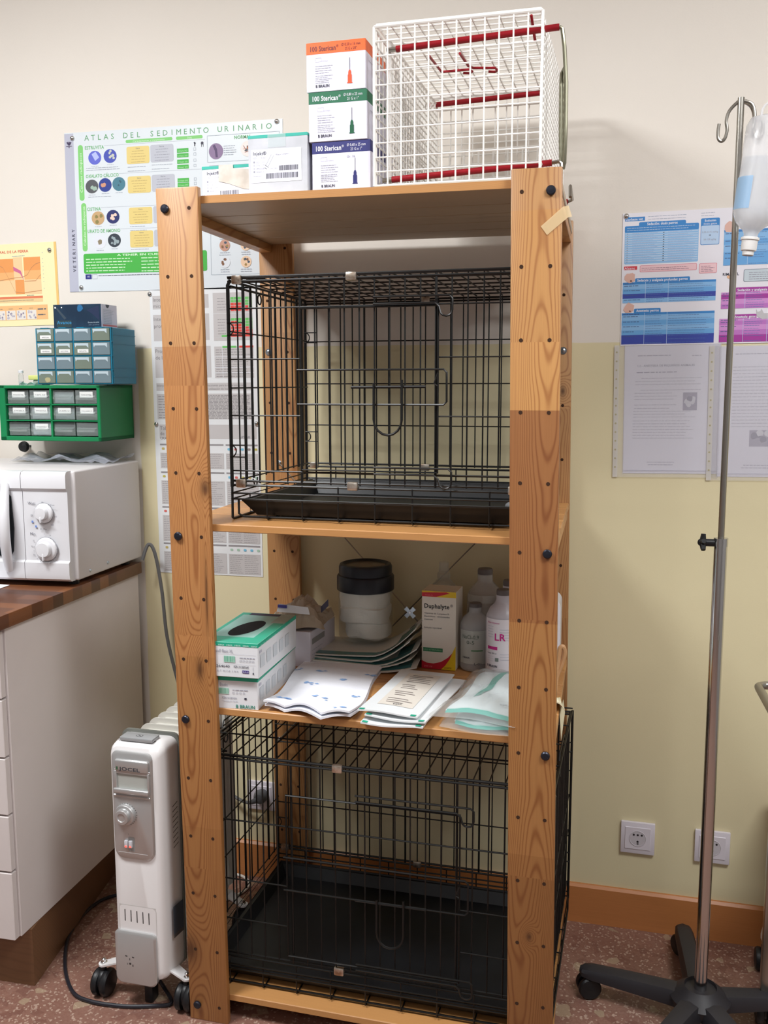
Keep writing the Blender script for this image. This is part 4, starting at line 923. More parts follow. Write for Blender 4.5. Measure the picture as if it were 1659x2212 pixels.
for k in (1, 3): b.box(ix0+k*cw-.0012, ix0+k*cw+.0012, .03, Dg-.004, iz0, iz1, M_gr)
b.build('drawer_frame', gc)
M_lab = mat('label_white', (228, 230, 228), .6); M_cont = [mat('drawer_content_%d' % i, c, .7) for i, c in enumerate(((60, 78, 66), (96, 110, 96), (168, 180, 182), (205, 212, 216)))]
labs = {(2, 0): 'PERSEVINCTIN', (2, 1): 'CAPS. AZ', (2, 3): 'TAPA BOMBA', (1, 0): 'SUSUJIN-E', (1, 1): 'TETONUM-D', (1, 2): 'CAPS-V', (1, 3): 'COLI-AMPLUS', (0, 1): 'VICTORIA MONOFIX 2-0'}
full = {(1, 1): 3, (1, 2): 2, (0, 1): 3, (2, 2): 2, (2, 0): 1, (2, 1): 1, (0, 0): 1, (0, 3): 0, (1, 3): 1, (1, 0): 1}
for r in range(3):
    for c in range(4):
        xa, xb = ix0+c*cw+.003, ix0+(c+1)*cw-.003; za, zb_ = iz0+r*ch+.0025, iz0+(r+1)*ch-.004
        b = MB(); yf = .006 if c % 2 else .009; t = .0016
        b.box(xa, xb, yf, yf+t, za, zb_, M_clear, .0006, 1); b.box(xa, xa+t, yf, .15, za, zb_, M_clear); b.box(xb-t, xb, yf, .15, za, zb_, M_clear); b.box(xa, xb, yf, .15, za, za+t, M_clear)
        zm = za+(zb_-za)*.50
        b.add([(xa+.002, yf, zm+.004), (xb-.002, yf, zm+.004), (xb-.004, yf-.009, zm-.002), (xa+.004, yf-.009, zm-.002), (xa+.005, yf-.007, zm-.007), (xb-.005, yf-.007, zm-.007)], [(0, 1, 2, 3), (3, 2, 5, 4)], M_clear)
        k = full.get((r, c), 0); cz = za+.002+(zb_-za)*(.35 if k < 2 else .8)
        b.box(xa+.003, xb-.003, yf+.004, .14, za+.002, cz, M_cont[k]); b.box(xa+.002, xb-.002, .146, .149, za+.002, zb_, M_dk)
        if (r, c) in labs:
            F = Face(b, Mface((xa+.012, yf-.0003, zb_-.004), (1, 0, 0), (0, 0, 1))); w_ = (xb-xa)*100-2.2; F.rect(0, 0, w_, 1.5, M_lab, 1); F.text(labs[(r, c)], w_/2, 1.0, .5, DARK, 2, 'c', width=min(w_*.8, 3.2))
        b.build('small_drawer', gc)

bc = thing('blue_drawer_cabinet', 'blue plastic cabinet with sixteen translucent drawers standing on the green cabinet', 'drawer cabinet', (-.389, .43, 1.3485), .05)
M_bl = mat('blue_plastic', (30, 126, 158), .4); M_smoke = mat('smoky_drawer', (122, 140, 148), .25, alpha=.9); M_edge = mat('drawer_edge', (188, 204, 212), .25); M_sm2 = mat('smoky_drawer_olive', (118, 130, 118), .25)
Wb, Hb, Db = .207, .139, .125
b = MB(); b.box(-Wb, 0, .004, Db, 0, Hb, M_bl, .001, 1)
for k in range(5): b.box(-Wb-.001, .0, 0, .006, k*Hb/4-.0008 if k else 0, min(Hb, k*Hb/4+.0008) if k else .0012, M_bl); b.box(-Wb+k*(Wb-.003)/4-.001, -Wb+k*(Wb-.003)/4+.0014, 0, .006, 0, Hb, M_bl)
for z in (.018, .040, .100, .122): b.box(0, .0015, .004, Db, z-.0008, z+.0008, M_bl)
for k in range(4): b.box(-Wb+.01+k*.05, -Wb+.03+k*.05, .004, .02, Hb, Hb+.0015, M_bl)
b.build('cabinet_body', bc)
lb2 = {(3, 0): 'AMNISULINA', (2, 0): 'PRIMPERAN', (2, 1): 'BUSCOPAN', (2, 2): 'NOLOTIL'}
for r in range(4):
    for c in range(4):
        x0 = -Wb+c*(Wb-.003)/4+.0022; x1 = x0+(Wb-.003)/4-.0040; z0 = r*Hb/4+.0022; z1 = z0+Hb/4-.0040
        b = MB(); mm = M_sm2 if (r, c) in ((3, 0), (3, 3), (1, 2), (0, 0), (0, 1), (2, 0), (2, 1), (2, 2)) else M_smoke
        b.box(x0, x1, -.002, .012, z0, z1, mm, .001, 1)
        F = Face(b, Mface((x0, -.0022, z1), (1, 0, 0), (0, 0, 1))); w_ = (x1-x0)*100
        F.poly([(.2, .15), (w_-.7, .15), (w_-.7, 1.3), (w_-1.3, .75), (.7, .75), (.4, 1.2)], M_edge, 1)
        if (r, c) in lb2: F.rect(1.0, 1.6, w_-.7, 2.5, M_lab, 2); F.text(lb2[(r, c)], (w_+.3)/2, 2.3, .5, DARK, 3, 'c', width=2.0)
        if (r, c) == (0, 0): F.blob(2.6, 2.2, .9, C(176, 170, 130), 1)
        b.build('small_drawer', bc)
b = MB(); mdb = mat('dark_blue_card', (34, 52, 72), .22, vary=(12, (44, 70, 92)))
b.box(-.137, 0, 0, .075, 0, .0595, mdb, .001, 1); b.box(-.0003, .0006, .001, .075, .001, .059, mat('pale_card', (206, 204, 218), .5))
F = Face(b, Mface((-.137, -.0003, .0595), (1, 0, 0), (0, 0, 1)))
F.rect(.9, 4.0, 5.2, 5.7, C(46, 62, 64)); F.text('Avance', 1.0, 4.9, 1.2, C(52, 150, 204), 2, width=4.2, rot=0); F.text('Guantes de nitrilo', 13.1, 4.75, .5, C(200, 214, 224), 2, 'r', width=3.2); F.text('sin polvo', 13.1, 5.3, .4, C(130, 150, 168), 2, 'r', width=3)
F.blob(7.7, 1.1, 1.1, C(36, 104, 152), 1); F.poly([(0, 0), (.5, .1), (3.8, 3.4), (3.2, 3.8)], C(58, 72, 84)); F.poly([(9.6, 1.5), (13.2, .4), (13.2, 4.2), (11.4, 2.6)], C(30, 44, 76), 1); F.disc(.65, .75, .22, C(250, 250, 250), 2); F.disc(2.5, .75, .18, C(250, 250, 250), 2)
F2 = Face(b, Mface((.0007, .001, .059), (0, 1, 0), (0, 0, 1))); F2.poly([(2.0, .02), (3.8, .02), (3.6, .5), (3.2, .85), (2.6, .85), (2.2, .5)], C(60, 66, 80), 1); F2.lines(1, 1.4, 6, 4.6, 9, TX, .12); F2.rect(.5, 5.0, 7.2, 5.4, C(205, 110, 110)); F2.frame(.9, 1.2, 4.5, 4.8, .05, TX)
solo(b, 'glove_carton', 'dark blue carton with pale right end lying on top of the blue drawer cabinet', 'box', (-.440, .47, 1.4895), .0)
b = MB(); mg_ = mat('clear_glass', (232, 238, 240), .05, trans=.85, alpha=.5)
b.lathe([(.0065, 0), (.0068, .002), (.0068, .026), (.0055, .029), (.0055, .032)], mg_, (0, 0, 0), 16); b.lathe([(.0068, .032), (.0066, .038), (.004, .0395), (.001, .040)], M_mw, (0, 0, 0), 16); b.cyl((0, 0, .001), (0, 0, .010), .006, mat('vial_liquid', (210, 214, 216), .2), 14)
solo(b, 'vial', 'small clear glass vial standing on the left end of the green cabinet', 'vial', (-.685, .475, 1.3455))
b = MB(); b.box(-.022, .022, -.014, .014, .014, .026, mat('pale_yellow_plastic', (226, 226, 138), .5), .002, 2); b.box(-.012, .03, -.010, .012, 0, .0145, mat('grey_clear', (176, 186, 176), .3, alpha=.8), .004, 2)
solo(b, 'yellow_capped_container', 'small grey container with pale yellow cap left of the blue cabinet', 'container', (-.650, .50, 1.3455))
b = MB(); b.grid(14, 8, lambda u, v: (-.04+.08*u, -.02+.04*v, .001+.007*abs(math.sin(11*u+3*v)*math.cos(6*v))), mat('teal_plastic_bag', (150, 200, 196), .2, alpha=.7))
solo(b, 'plastic_pouch', 'small crumpled teal plastic pouch at the left foot of the blue cabinet', 'pouch', (-.615, .442, 1.3455))
b = MB(); b.grid(12, 4, lambda u, v: (-.07+.14*u, -.012+.02*v, .0012+.001*math.sin(6*u)), M_paper, .0008)
solo(b, 'folded_paper', 'folded white paper squeezed under the front of the blue drawer cabinet', 'paper', (-.49, .440, 1.3455), .05)

# ================================================================== OIL HEATER
ht = thing('oil_heater', 'white oil filled radiator heater with silver control panel beside the left wooden post', 'heater', (-.118, .03, 0), 0)
HL = Vector(ht.location)
def hb(b, n, par=None): b.v = [tuple(Vector(v)-HL) for v in b.v]; return b.build(n, par or ht)
M_h = mat('heater_white', (236, 234, 234), .35); M_s = mat('heater_silver', (196, 196, 196), .36, .65); M_fin = mat('heater_fin', (226, 224, 216), .4); M_dkg = mat('heater_dark_grey', (110, 112, 106), .5)
X0, X1 = -.180, -.062; zt = .602; zb0 = .070
def section(x0, x1, y, z0, z1, rt, rb, n=6):
    p = []
    for (cx, cz, r, a0) in ((x1-rt, z1-rt, rt, 0), (x0+rt, z1-rt, rt, 90), (x0+rb, z0+rb, rb, 180), (x1-rb, z0+rb, rb, 270)):
        for k in range(n+1): a = math.radians(a0+90*k/n); p.append((cx+r*math.cos(a), cz+r*math.sin(a)))
    return p
def loft(b, secs, m, cap=True):
    n = len(secs[0][1]); vs = [(x, y, z) for y, s_ in secs for x, z in s_]; fs = []
    for i in range(len(secs)-1):
        for k in range(n): fs.append((i*n+k, (i+1)*n+k, (i+1)*n+(k+1) % n, i*n+(k+1) % n))
    fs.append(tuple(range(n))); fs.append(tuple((len(secs)-1)*n+k for k in range(n-1, -1, -1)))
    b.add(vs, fs, m, True)
b = MB()
loft(b, [(-.001, section(X0+.012, X1-.012, 0, zb0+.012, zt-.020, .018, .016)), (.003, section(X0+.004, X1-.005, 0, zb0+.004, zt-.009, .020, .018)), (.012, section(X0, X1, 0, zb0, zt-.003, .022, .02)),
         (.030, section(X0, X1+.004, 0, zb0, zt, .02, .02)), (.062, section(X0, X1+.010, 0, zb0+.002, zt, .018, .02)), (.066, section(X0+.002, X1+.009, 0, zb0+.004, zt-.001, .018, .02))], M_h)
F = Face(b, Mface((X0, -.0012, zt), (1, 0, 0), (0, 0, 1)))
GG = C(206, 203, 200)
F.frame(1.2, 36.2, 9.9, 36.5, .12, GG); F.rrect(1.1, 36.2, 10.0, 43.0, .9, GG, 1); F.rrect(1.25, 36.35, 9.85, 43.0, .8, M_h, 2)
SL = C(56, 54, 54)
for k in range(5): F.rrect(2.4+k*1.42, 37.3+abs(k-2)*.0+k*.03, 2.62+k*1.42, 40.0+k*.03, .1, SL, 3)
F = Face(b, Mface((X1+.0075, .018, .47), (.15, 1, 0), (0, 0, 1)))
for k in range(9): F.poly([(1.2, 1.1+k*1.15), (3.0, .5+k*1.15), (3.0, .7+k*1.15), (1.2, 1.3+k*1.15)], SL, 18)
F = Face(b, Mface((X1+.0075, .012, .236), (.12, 1, 0), (0, 0, 1))); F.rect(.9, 0, 4.6, 6.4, C(72, 80, 92), 18); F.rect(.9, 6.4, 4.6, 7.2, C(90, 84, 84), 18)
F = Face(b, Mface((X0, .012, zt+.0005), (1, 0, 0), (0, 1, 0)))
for u in (1.6, 2.2, 8.9, 9.5): F.poly([(u, -.1), (u+.2, -.1), (u+.35, -1.5), (u+.15, -1.5)], SL, 1)
hb(b, 'front_cover')
b = MB(); loft(b, [(.064, section(X0-.004, X1+.013, 0, zb0+.012, zt+.006, .016, .01)), (.071, section(X0-.004, X1+.013, 0, zb0+.012, zt+.006, .016, .01))], M_dkg); hb(b, 'gasket')
b = MB(); loft(b, [(-.0065, section(X0+.012, X1-.018, 0, .352, zt-.022, .013, .02)), (-.003, section(X0+.009, X1-.015, 0, .347, zt-.017, .014, .022)), (.004, section(X0+.008, X1-.014, 0, .346, zt-.016, .014, .022))], M_s)
F = Face(b, Mface((X0, -.0066, zt), (1, 0, 0), (0, 0, 1)))
F.rrect(1.8, 23.9, 8.8, 24.02, .05, C(222, 222, 222), 1)
for k in range(19):
    a = math.radians(-150+k*13.5); F.disc(4.1+2.45*math.cos(a), 15.4+2.35*math.sin(a), .1, SL, 1, n=7)
F.rrect(4.3, 20.4, 5.8, 23.6, .2, C(150, 148, 146), 1); F.text('II', 4.3, 20.0, .5, C(150, 148, 146), 1); F.text('I', 5.2, 20.0, .5, C(150, 148, 146), 1)
pan = hb(b, 'control_panel')
b = MB(); xa, xb = X0+.020, X1-.020
b.box(xa, xb, -.013, -.005, .545, .570, M_s, .004, 3); b.box(xa-.002, xb+.002, -.010, -.006, .538, .548, M_s, .001, 1)
b.box(xa-.004, xa+.004, -.012, -.005, .498, .545, M_s, .003, 2); b.box(xb-.004, xb+.002, -.012, -.005, .498, .545, M_s, .003, 2); b.box(xa-.004, xb, -.015, -.005, .496, .507, M_s, .003, 3)
b.box(xa, xb, -.0072, -.006, .506, .54, C(176, 178, 172)); 
F = Face(b, Mface((xa, -.0131, .57), (1, 0, 0), (0, 0, 1))); F.rect(.45, 1.5, .85, 2.2, C(60, 100, 70), 1); F.text('JOCEL', 1.1, 2.25, 1.05, C(60, 64, 70), 1, width=4.9)
b.box(X0+.012, X1-.020, -.0085, -.005, .485, .491, M_s, .0015, 1)
hb(b, 'handle_recess', pan)
b = MB(); b.lathe([(.0235, 0), (.0235, -.006), (.0215, -.009), (.0165, -.010), (.0165, -.017), (.015, -.020), (.0095, -.0205), (.0085, -.0185), (.001, -.0185)], M_s, (-.1405, -.006, .448), 28, 'y'); hb(b, 'thermostat_dial', pan)
for x in (-.1405, -.1305):
    b = MB(); b.box(x-.004, x+.004, -.012, -.006, .375, .391, mat('switch_grey', (206, 206, 212), .4), .0015, 2); b.box(x-.0025, x+.0025, -.0128, -.010, .3765, .3805, mat('red_indicator', (255, 60, 50), .4, emis=(255, 40, 30), es=4), .001, 1); hb(b, 'rocker_switch', pan)
b = MB(); loft(b, [(-.0095, section(X0+.004, X1-.022, 0, .064, .176, .008, .014)), (-.006, section(X0+.001, X1-.019, 0, .060, .181, .009, .016)), (.004, section(X0+.001, X1-.019, 0, .060, .181, .009, .016))], M_s)
F = Face(b, Mface((X0, -.0096, .181), (1, 0, 0), (0, 0, 1)))
for (u, v, a_, c_) in ((2.9, 5.5, .28, .16), (4.5, 5.6, .28, .16)): F.poly([(u-a_, v-c_), (u+a_, v-c_*.2), (u+a_*.7, v+c_), (u-a_*.9, v+c_*.8)], SL, 1)
F.rect(3.6, 5.9, 3.75, 6.4, SL, 1); F.disc(3.75, 7.2, .25, SL, 1); F.rect(3.0, 7.1, 3.2, 7.5, C(120, 116, 112), 1); F.rect(4.3, 7.3, 4.5, 7.8, SL, 1)
hb(b, 'lower_plate')
b = MB(); b.box(-.160, -.083, .012, .045, zt+.000, zt+.008, mat('vent_cover_silver', (168, 170, 172), .4, .3), .002, 2)
F = Face(b, Mface((-.160, .012, zt+.0081), (1, 0, 0), (0, 1, 0))); F.disc(3.9, -1.6, .8, SL, 1, .6); F.disc(3.9, -1.6, .68, mat('vent_cover_silver', (1, 1, 1)), 2, .5); F.poly([(3.4, -1.9), (3.55, -2.0), (4.4, -1.3), (4.25, -1.2)], SL, 3)
hb(b, 'top_flap')
for k in range(8):
    y = .086+k*.0388; b = MB()
    sA = section(X0+.006, X1+.004, 0, .10, .600, .022, .03); sB = section(X0+.016, X1-.006, 0, .11, .588, .018, .03)
    loft(b, [(y-.0015, sA), (y+.0015, sA)], M_fin); loft(b, [(y-.012, section(X0+.030, X1-.020, 0, .12, .575, .015, .03)), (y-.006, sB), (y+.006, sB), (y+.012, section(X0+.030, X1-.020, 0, .12, .575, .015, .03))], M_fin)
    hb(b, 'radiator_fin')
def caster(x, y, zc=.030, r=.030, yaw=0):
    b = MB()
    for s in (-1, 1): b.lathe([(.004, s*.004), (r*.93, s*.004), (r, s*.007), (r, s*.014), (r*.9, s*.018), (r*.35, s*.0205), (.002, s*.021)], M_blackp, (x, y, r), 26, 'y' if yaw else 'x')
    b.sphere((x, y, r+.004), r*.86, M_blackp, 16, (.8, .9, 1)); b.cyl((x, y, r), (x, y, r*2+.008), .007, M_blackp, 10)
    return b
for y in (.030, .335):
    b = MB(); za = .078
    for s in (-1, 1):
        xe = -.1305+s*.101
        b.prism([(xe+.012*math.cos(t)*1.0, y+.012*math.sin(t)) for t in [i*PI/6 for i in range(12)]], za-.010, za-.006, M_h, smooth=False)
        xs_, xt = (xe, -.1205+s*.055)
        b.add([(xs_-.0, y-.012, za-.006), (xs_, y+.012, za-.006), (xt, y+.016, za+.016), (xt, y-.016, za+.016), (xs_, y-.012, za-.010), (xs_, y+.012, za-.010), (xt, y+.016, za+.012), (xt, y-.016, za+.012)], [(0, 3, 2, 1), (4, 5, 6, 7), (0, 1, 5, 4), (1, 2, 6, 5), (2, 3, 7, 6), (3, 0, 4, 7)], M_h)
        b.lathe([(.0075, -.006), (.0075, -.003), (.005, -.002), (.0048, .003), (.002, .0055)], M_chrome, (xe, y, za), 12)
    b.box(-.1205-.056, -.1205+.056, y-.016, y+.016, za+.012, za+.017, M_h)
    hb(b, 'wheel_bracket')
    for s in (-1, 1): hb(caster(-.1305+s*.101, y-.004), 'caster')
b = MB(); b.box(-.130, -.108, .02, .05, .0, .07, M_blackp, .006, 2); hb(b, 'cord_hook')
b = MB()
def smooth(pts, n=8):
    P = [Vector(p) for p in pts]; o = []
    for i in range(len(P)-1):
        p0, p1, p2, p3 = P[max(i-1, 0)], P[i], P[i+1], P[min(i+2, len(P)-1)]
        for k in range(n):
            t = k/n; o.append(tuple(.5*((2*p1)+(p2-p0)*t+(2*p0-5*p1+4*p2-p3)*t*t+(3*p1-p0-3*p2+p3)*t*t*t)))
    return o+[tuple(P[-1])]
cord = smooth([(-.165, .40, .03), (-.25, .44, .008), (-.36, .42, .005), (-.43, .386, .005), (-.452, .315, .005), (-.434, .202, .005), (-.372, .088, .005), (-.30, .008, .005), (-.242, -.012, .005), (-.164, -.008, .005), (-.10, .010, .005), (-.068, .028, .0055), (-.10, .055, .02), (-.118, .05, .05)])
b.tube(cord, .0042, mat('black_cord', (34, 34, 42), .4), 8); hb(b, 'power_cord')

# ================================================================== SOCKETS, CABLES
def socket(x, z, label, m=None):
    b = MB(); m = mat('socket_white', (226, 220, 228), .3)
    b.box(-.0405, .0405, -.009, 0, -.0405, .0405, m, .002, 2); b.box(-.0305, .0305, -.0105, -.004, -.0285, .0285, m, .0008, 1)
    b.lathe([(.0202, -.0103), (.0198, -.0116), (.0190, -.0116), (.0184, -.0109), (.001, -.0108)], mat('socket_well', (205, 200, 206), .35), (0, 0, 0), 28, 'y')
    F = Face(b, Mface((0, -.0110, 0), (1, 0, 0), (0, 0, 1)))
    for u in (-.95, 0, .95): F.disc(u, -.95, .27, C(52, 46, 50), 2, n=12)
    F.poly([(-.3, .75), (0, .45), (.35, .75), (.2, .85), (.25, 1.5), (-.15, 1.5), (-.15, .85)], C(40, 36, 40), 2); F.disc(.05, 1.1, .1, C(190, 186, 190), 3, n=8)
    return solo(b, 'wall_socket', label, 'socket', (x, WY, z), 0, 'white wall sockets')
socket(.909, .239, 'square white wall socket left of the drip stand pole'); socket(1.083, .238, 'square white wall socket right of and partly behind the drip stand pole')
socket(-.084, .235, 'square white wall socket with a grey plug in it, seen through the larger crate')
b = MB(); mgc = mat('grey_cable', (104, 104, 104), .45)
b.tube(smooth([(-.383, .53, .885), (-.372, .545, .925), (-.356, .55, .90), (-.345, .56, .80), (-.335, .56, .68), (-.32, .57, .58), (-.30, .575, .50), (-.26, .578, .40), (-.20, .575, .285), (-.165, .57, .245), (-.135, .565, .230), (-.108, .562, .226), (-.09, .560, .232)]), .0048, mgc, 8)
cb_ = thing('power_cable', 'grey mains cable running down the wall from the worktop into the socket behind the crate', 'cable', (-.3, .57, .6)); CLc = Vector(cb_.location)
b.v = [tuple(Vector(v)-CLc) for v in b.v]; b.build('cord', cb_)
b = MB(); b.lathe([(.017, 0), (.018, -.006), (.0175, -.022), (.013, -.030), (.006, -.032)], mat('grey_plug', (92, 94, 98), .45), (-.078, WY-.011, .240), 20, 'y'); b.tube([(-.078, WY-.03, .240), (-.088, WY-.04, .234), (-.098, WY-.04, .229)], [.010, .008, .006], mat('grey_plug', (92, 94, 98), .45), 10)
b.v = [tuple(Vector(v)-CLc) for v in b.v]; b.build('plug', cb_)
b = MB(); b.tube(smooth([(-.24, .55, .004), (-.188, .571, .004), (-.165, .578, .004), (-.134, .573, .004), (-.104, .546, .004), (-.099, .51, .004), (-.111, .48, .004), (-.128, .451, .004), (-.17, .43, .004), (-.22, .43, .004)]), .0036, mat('white_cable', (222, 218, 208), .4), 8)
solo(b, 'white_cable_loop', 'loop of white cable on the floor behind the heater', 'cable', (-.15, .51, 0), local=False)

# ================================================================== DRIP STAND + BOTTLE
iv = thing('drip_stand', 'chrome drip stand with hooks and black five legged wheeled base', 'drip stand', (1.043, .25, 0)); IL = Vector(iv.location)
def ib(b, n, par=None): b.v = [tuple(Vector(v)-IL) for v in b.v]; return b.build(n, par or iv)
M_base = mat('base_dark_plastic', (42, 40, 44), .5)
cx, cy = 1.043, .25
b = MB(); b.lathe([(.055, .05), (.062, .07), (.045, .085), (.036, .092), (.033, .094), (.031, .088), (.014, .088)], M_base, (cx, cy, 0), 30); ib(b, 'hub')
ends = [(.800, .300), (1.020, .525), (1.265, .315), (1.170, .02), (.915, .01)]
for ex, ey in ends:
    b = MB(); d = Vector((ex-cx, ey-cy, 0)); Ld = d.length; d.normalize(); s_ = Vector((-d.y, d.x, 0)); secs = []
    for t, wd, zt_, zb_ in ((.0, .030, .082, .045), (.25, .024, .082, .046), (.6, .022, .078, .048), (.92, .021, .073, .050), (1.0, .018, .070, .052), (1.03, .008, .066, .055)):
        c0 = Vector((cx, cy, 0))+d*Ld*t; pr = [(-wd, zb_), (-wd*1.0, (zt_+zb_)/2), (-wd*.75, zt_-.004), (0, zt_), (wd*.75, zt_-.004), (wd, (zt_+zb_)/2), (wd, zb_)]
        secs.append([tuple(c0+s_*a+Vector((0, 0, z))) for a, z in pr])
    n = 7; vs = [v for s in secs for v in s]; fs = [(i*n+k, (i+1)*n+k, (i+1)*n+(k+1) % n, i*n+(k+1) % n) for i in range(5) for k in range(n)]+[tuple(5*n+k for k in range(n))]
    b.add(vs, [f[::-1] for f in fs], M_base, True); leg = ib(b, 'leg')
    b = MB(); c0 = Vector((cx, cy, 0))+d*(Ld-.012)
    for s in (-1, 1):
        k0 = len(b.v); b.lathe([(.004, s*.005), (.023, s*.005), (.025, s*.008), (.025, s*.016), (.022, s*.020), (.002, s*.022)], M_blackp, (0, 0, 0), 22, 'y')
        R = Matrix.Rotation(math.atan2(d.y, d.x)+.5, 3, 'Z')
        for i in range(k0, len(b.v)): p = R @ Vector(b.v[i]); b.v[i] = (p.x+c0.x, p.y+c0.y, p.z+.025)
    b.cyl((c0.x, c0.y, .025), (c0.x, c0.y, .056), .008, M_blackp, 10)
    ib(b, 'caster', leg)
b = MB(); b.cyl((cx, cy, .086), (cx, cy, 1.043), .0128, M_chrome, 24); b.cyl((cx, cy, 1.030), (cx, cy, 1.046), .0138, M_chrome, 24); ib(b, 'outer_pole')
b = MB(); b.cyl((cx, cy, 1.03), (cx, cy, 1.872), .0062, M_steel, 16); ib(b, 'inner_pole')
b = MB(); b.cyl((cx-.012, cy, 1.036), (cx-.030, cy, 1.036), .0075, M_blackp, 14)
for k in range(5): a = k*2*PI/5+.3; b.tube([(cx-.034, cy, 1.036), (cx-.033, cy+.017*math.cos(a), 1.036+.017*math.sin(a))], [.007, .0045], M_blackp, 8)
b.sphere((cx-.036, cy, 1.036), .008, M_blackp); ib(b, 'clamp_knob')
hk = [(0, 1.868), (-.004, 1.866), (-.016, 1.855), (-.022, 1.845), (-.0245, 1.832), (-.0225, 1.816), (-.0255, 1.802), (-.0315, 1.7965), (-.0375, 1.802), (-.0385, 1.814), (-.0370, 1.828)]
dirs = [((1, 0), 1.), ((-.95, .1), 1.1), ((-.85, -.80), 1.3)]
for (dx, dy), sc_ in dirs:
    b = MB(); b.tube(smooth([(cx+dx*h*sc_*(1 if h < 0 else 1), cy+dy*h*sc_, z+(.006 if (dx, dy) != (1, 0) and i_ in (2, 3) else 0)) for i_, (h, z) in enumerate(hk)], 5), .0031, M_steel, 10); ib(b, 'hook')
bo = thing('hanging_infusion_bottle', 'clear plastic infusion bottle hanging upside down from the drip stand hook', 'bottle', (1.064, .215, 1.583)); BLc = Vector(bo.location)
M_pet = mat('translucent_bottle', (242, 243, 247), .18, trans=.4, alpha=.62)
M_liq = mat('saline', (206, 216, 226), .1, trans=.5, alpha=.35)
bb = MB(); bb.lathe([(.0125, .028), (.0125, .038), (.016, .044), (.029, .056), (.036, .070), (.0372, .085), (.0355, .12), (.0352, .16), (.0362, .20), (.0355, .228), (.030, .240), (.012, .247), (.001, .248)], M_pet, (0, 0, 0), 30)
T_ = Matrix.Rotation(.10, 4, 'Y')
def tilt(b): b.v = [tuple(T_ @ Vector(v)) for v in b.v]; return b
tilt(bb).build('bottle_body', bo)
bb = MB(); bb.lathe([(.0105, .034), (.015, .048), (.028, .060), (.034, .074), (.0345, .12), (.0335, .155), (.0335, .170), (.001, .170)], M_liq, (0, 0, 0), 26); tilt(bb).build('saline', bo)
bb = MB(); bb.lathe([(.0165, .027), (.0165, .031), (.0145, .032), (.0140, .010), (.0135, .008), (.0105, .0075), (.010, 0), (.001, 0)][::-1], mat('bottle_neck_white', (232, 230, 228), .35), (0, 0, 0), 26); bb.lathe([(.0098, -.001), (.0098, .006)], mat('grey_rubber', (150, 146, 142), .5), (0, 0, 0), 22); tilt(bb).build('cap', bo)
bb = MB(); bb.tube(smooth([(-.012, 0, .245), (-.012, 0, .258), (-.004, 0, .268), (.006, 0, .268), (.012, 0, .256), (.012, 0, .245)]), .0022, M_pet, 8); tilt(bb).build('hanger_loop', bo)
bb = MB(); F_ = [(.0376*math.cos(a), .0376*math.sin(a)) for a in [math.radians(-175+i*8) for i in range(9)]]
vs = [(x, y, z) for z in (.078, .135) for x, y in F_]; bb.add(vs, [(i, i+1, 10+i, 9+i) for i in range(8)], mat('bottle_label_blue', (150, 190, 226), .4, alpha=.8), True); tilt(bb).build('bottle_label', bo)

# ================================================================== TROLLEY at the right edge
tr = thing('steel_trolley', 'stainless steel trolley frame cut by the right edge of the picture', 'trolley', (1.35, .12, 0)); TL_ = Vector(tr.location)
def tb_(b, n, par=None): b.v = [tuple(Vector(v)-TL_) for v in b.v]; return b.build(n, par or tr)
b = MB(); b.tube(smooth([(1.60, .10, .800), (1.20, .10, .800), (1.130, .10, .800)], 3)+smooth([(1.118, .098, .800), (1.108, .090, .800), (1.106, .078, .800), (1.109, .02, .800), (1.125, -.30, .800), (1.13, -.5, .800)], 4), .0075, M_steel, 12); tb_(b, 'push_handle')
for (x, y, zz) in ((1.178, .30, .485), (1.62, .30, .485), (1.178, .68-.12, .40), (1.62, .56, .485)):
    if y > .5 and x < 1.3: continue
    b = MB(); b.box(x-.012, x+.012, y-.012, y+.012, .062, zz, M_steel, .003, 2); tb_(b, 'leg')
    tb_(caster(x, y, r=.026), 'caster')
for z in (.15, .40):
    b = MB(); b.box(1.207, 1.61, .30, .56, z, z+.012, M_steel, .002, 1); tb_(b, 'tray')
b = MB(); b.tube([(1.14, .10, .800), (1.178, .30, .48)], .006, M_steel, 10); b.tube([(1.58, .10, .800), (1.62, .30, .48)], .006, M_steel, 10); tb_(b, 'strut')
b = MB(); z = .484
while z > .40:
    b.tube([(1.176+.004*math.cos(t), .29, z+.008*math.sin(t)) for t in [i*PI/5 for i in range(10)]], .0013, M_steel, 5, True); z -= .012
    b.tube([(1.176, .29+.004*math.cos(t), z+.008*math.sin(t)) for t in [i*PI/5 for i in range(10)]], .0013, M_steel, 5, True); z -= .012
b.tube([(1.168, .29, .485), (1.19, .29, .485)], .003, M_steel, 8); b.tube([(1.170, .29, .395), (1.19, .29, .398)], .003, M_steel, 8)
tb_(b, 'chain')
sb = thing('wheeled_white_base', 'white rounded appliance base on a dark caster by the baseboard, right edge', 'appliance', (1.27, .50, 0)); SL_ = Vector(sb.location)
b = MB(); b.lathe([(.03, .045), (.075, .05), (.085, .075), (.080, .105), (.06, .125), (.002, .13)], M_h, (1.275, .50, 0), 28); b.v = [tuple(Vector(v)-SL_) for v in b.v]; b.build('base_shell', sb)
b = caster(1.198, .497, r=.026); b.v = [tuple(Vector(v)-SL_) for v in b.v]; b.build('caster', sb)

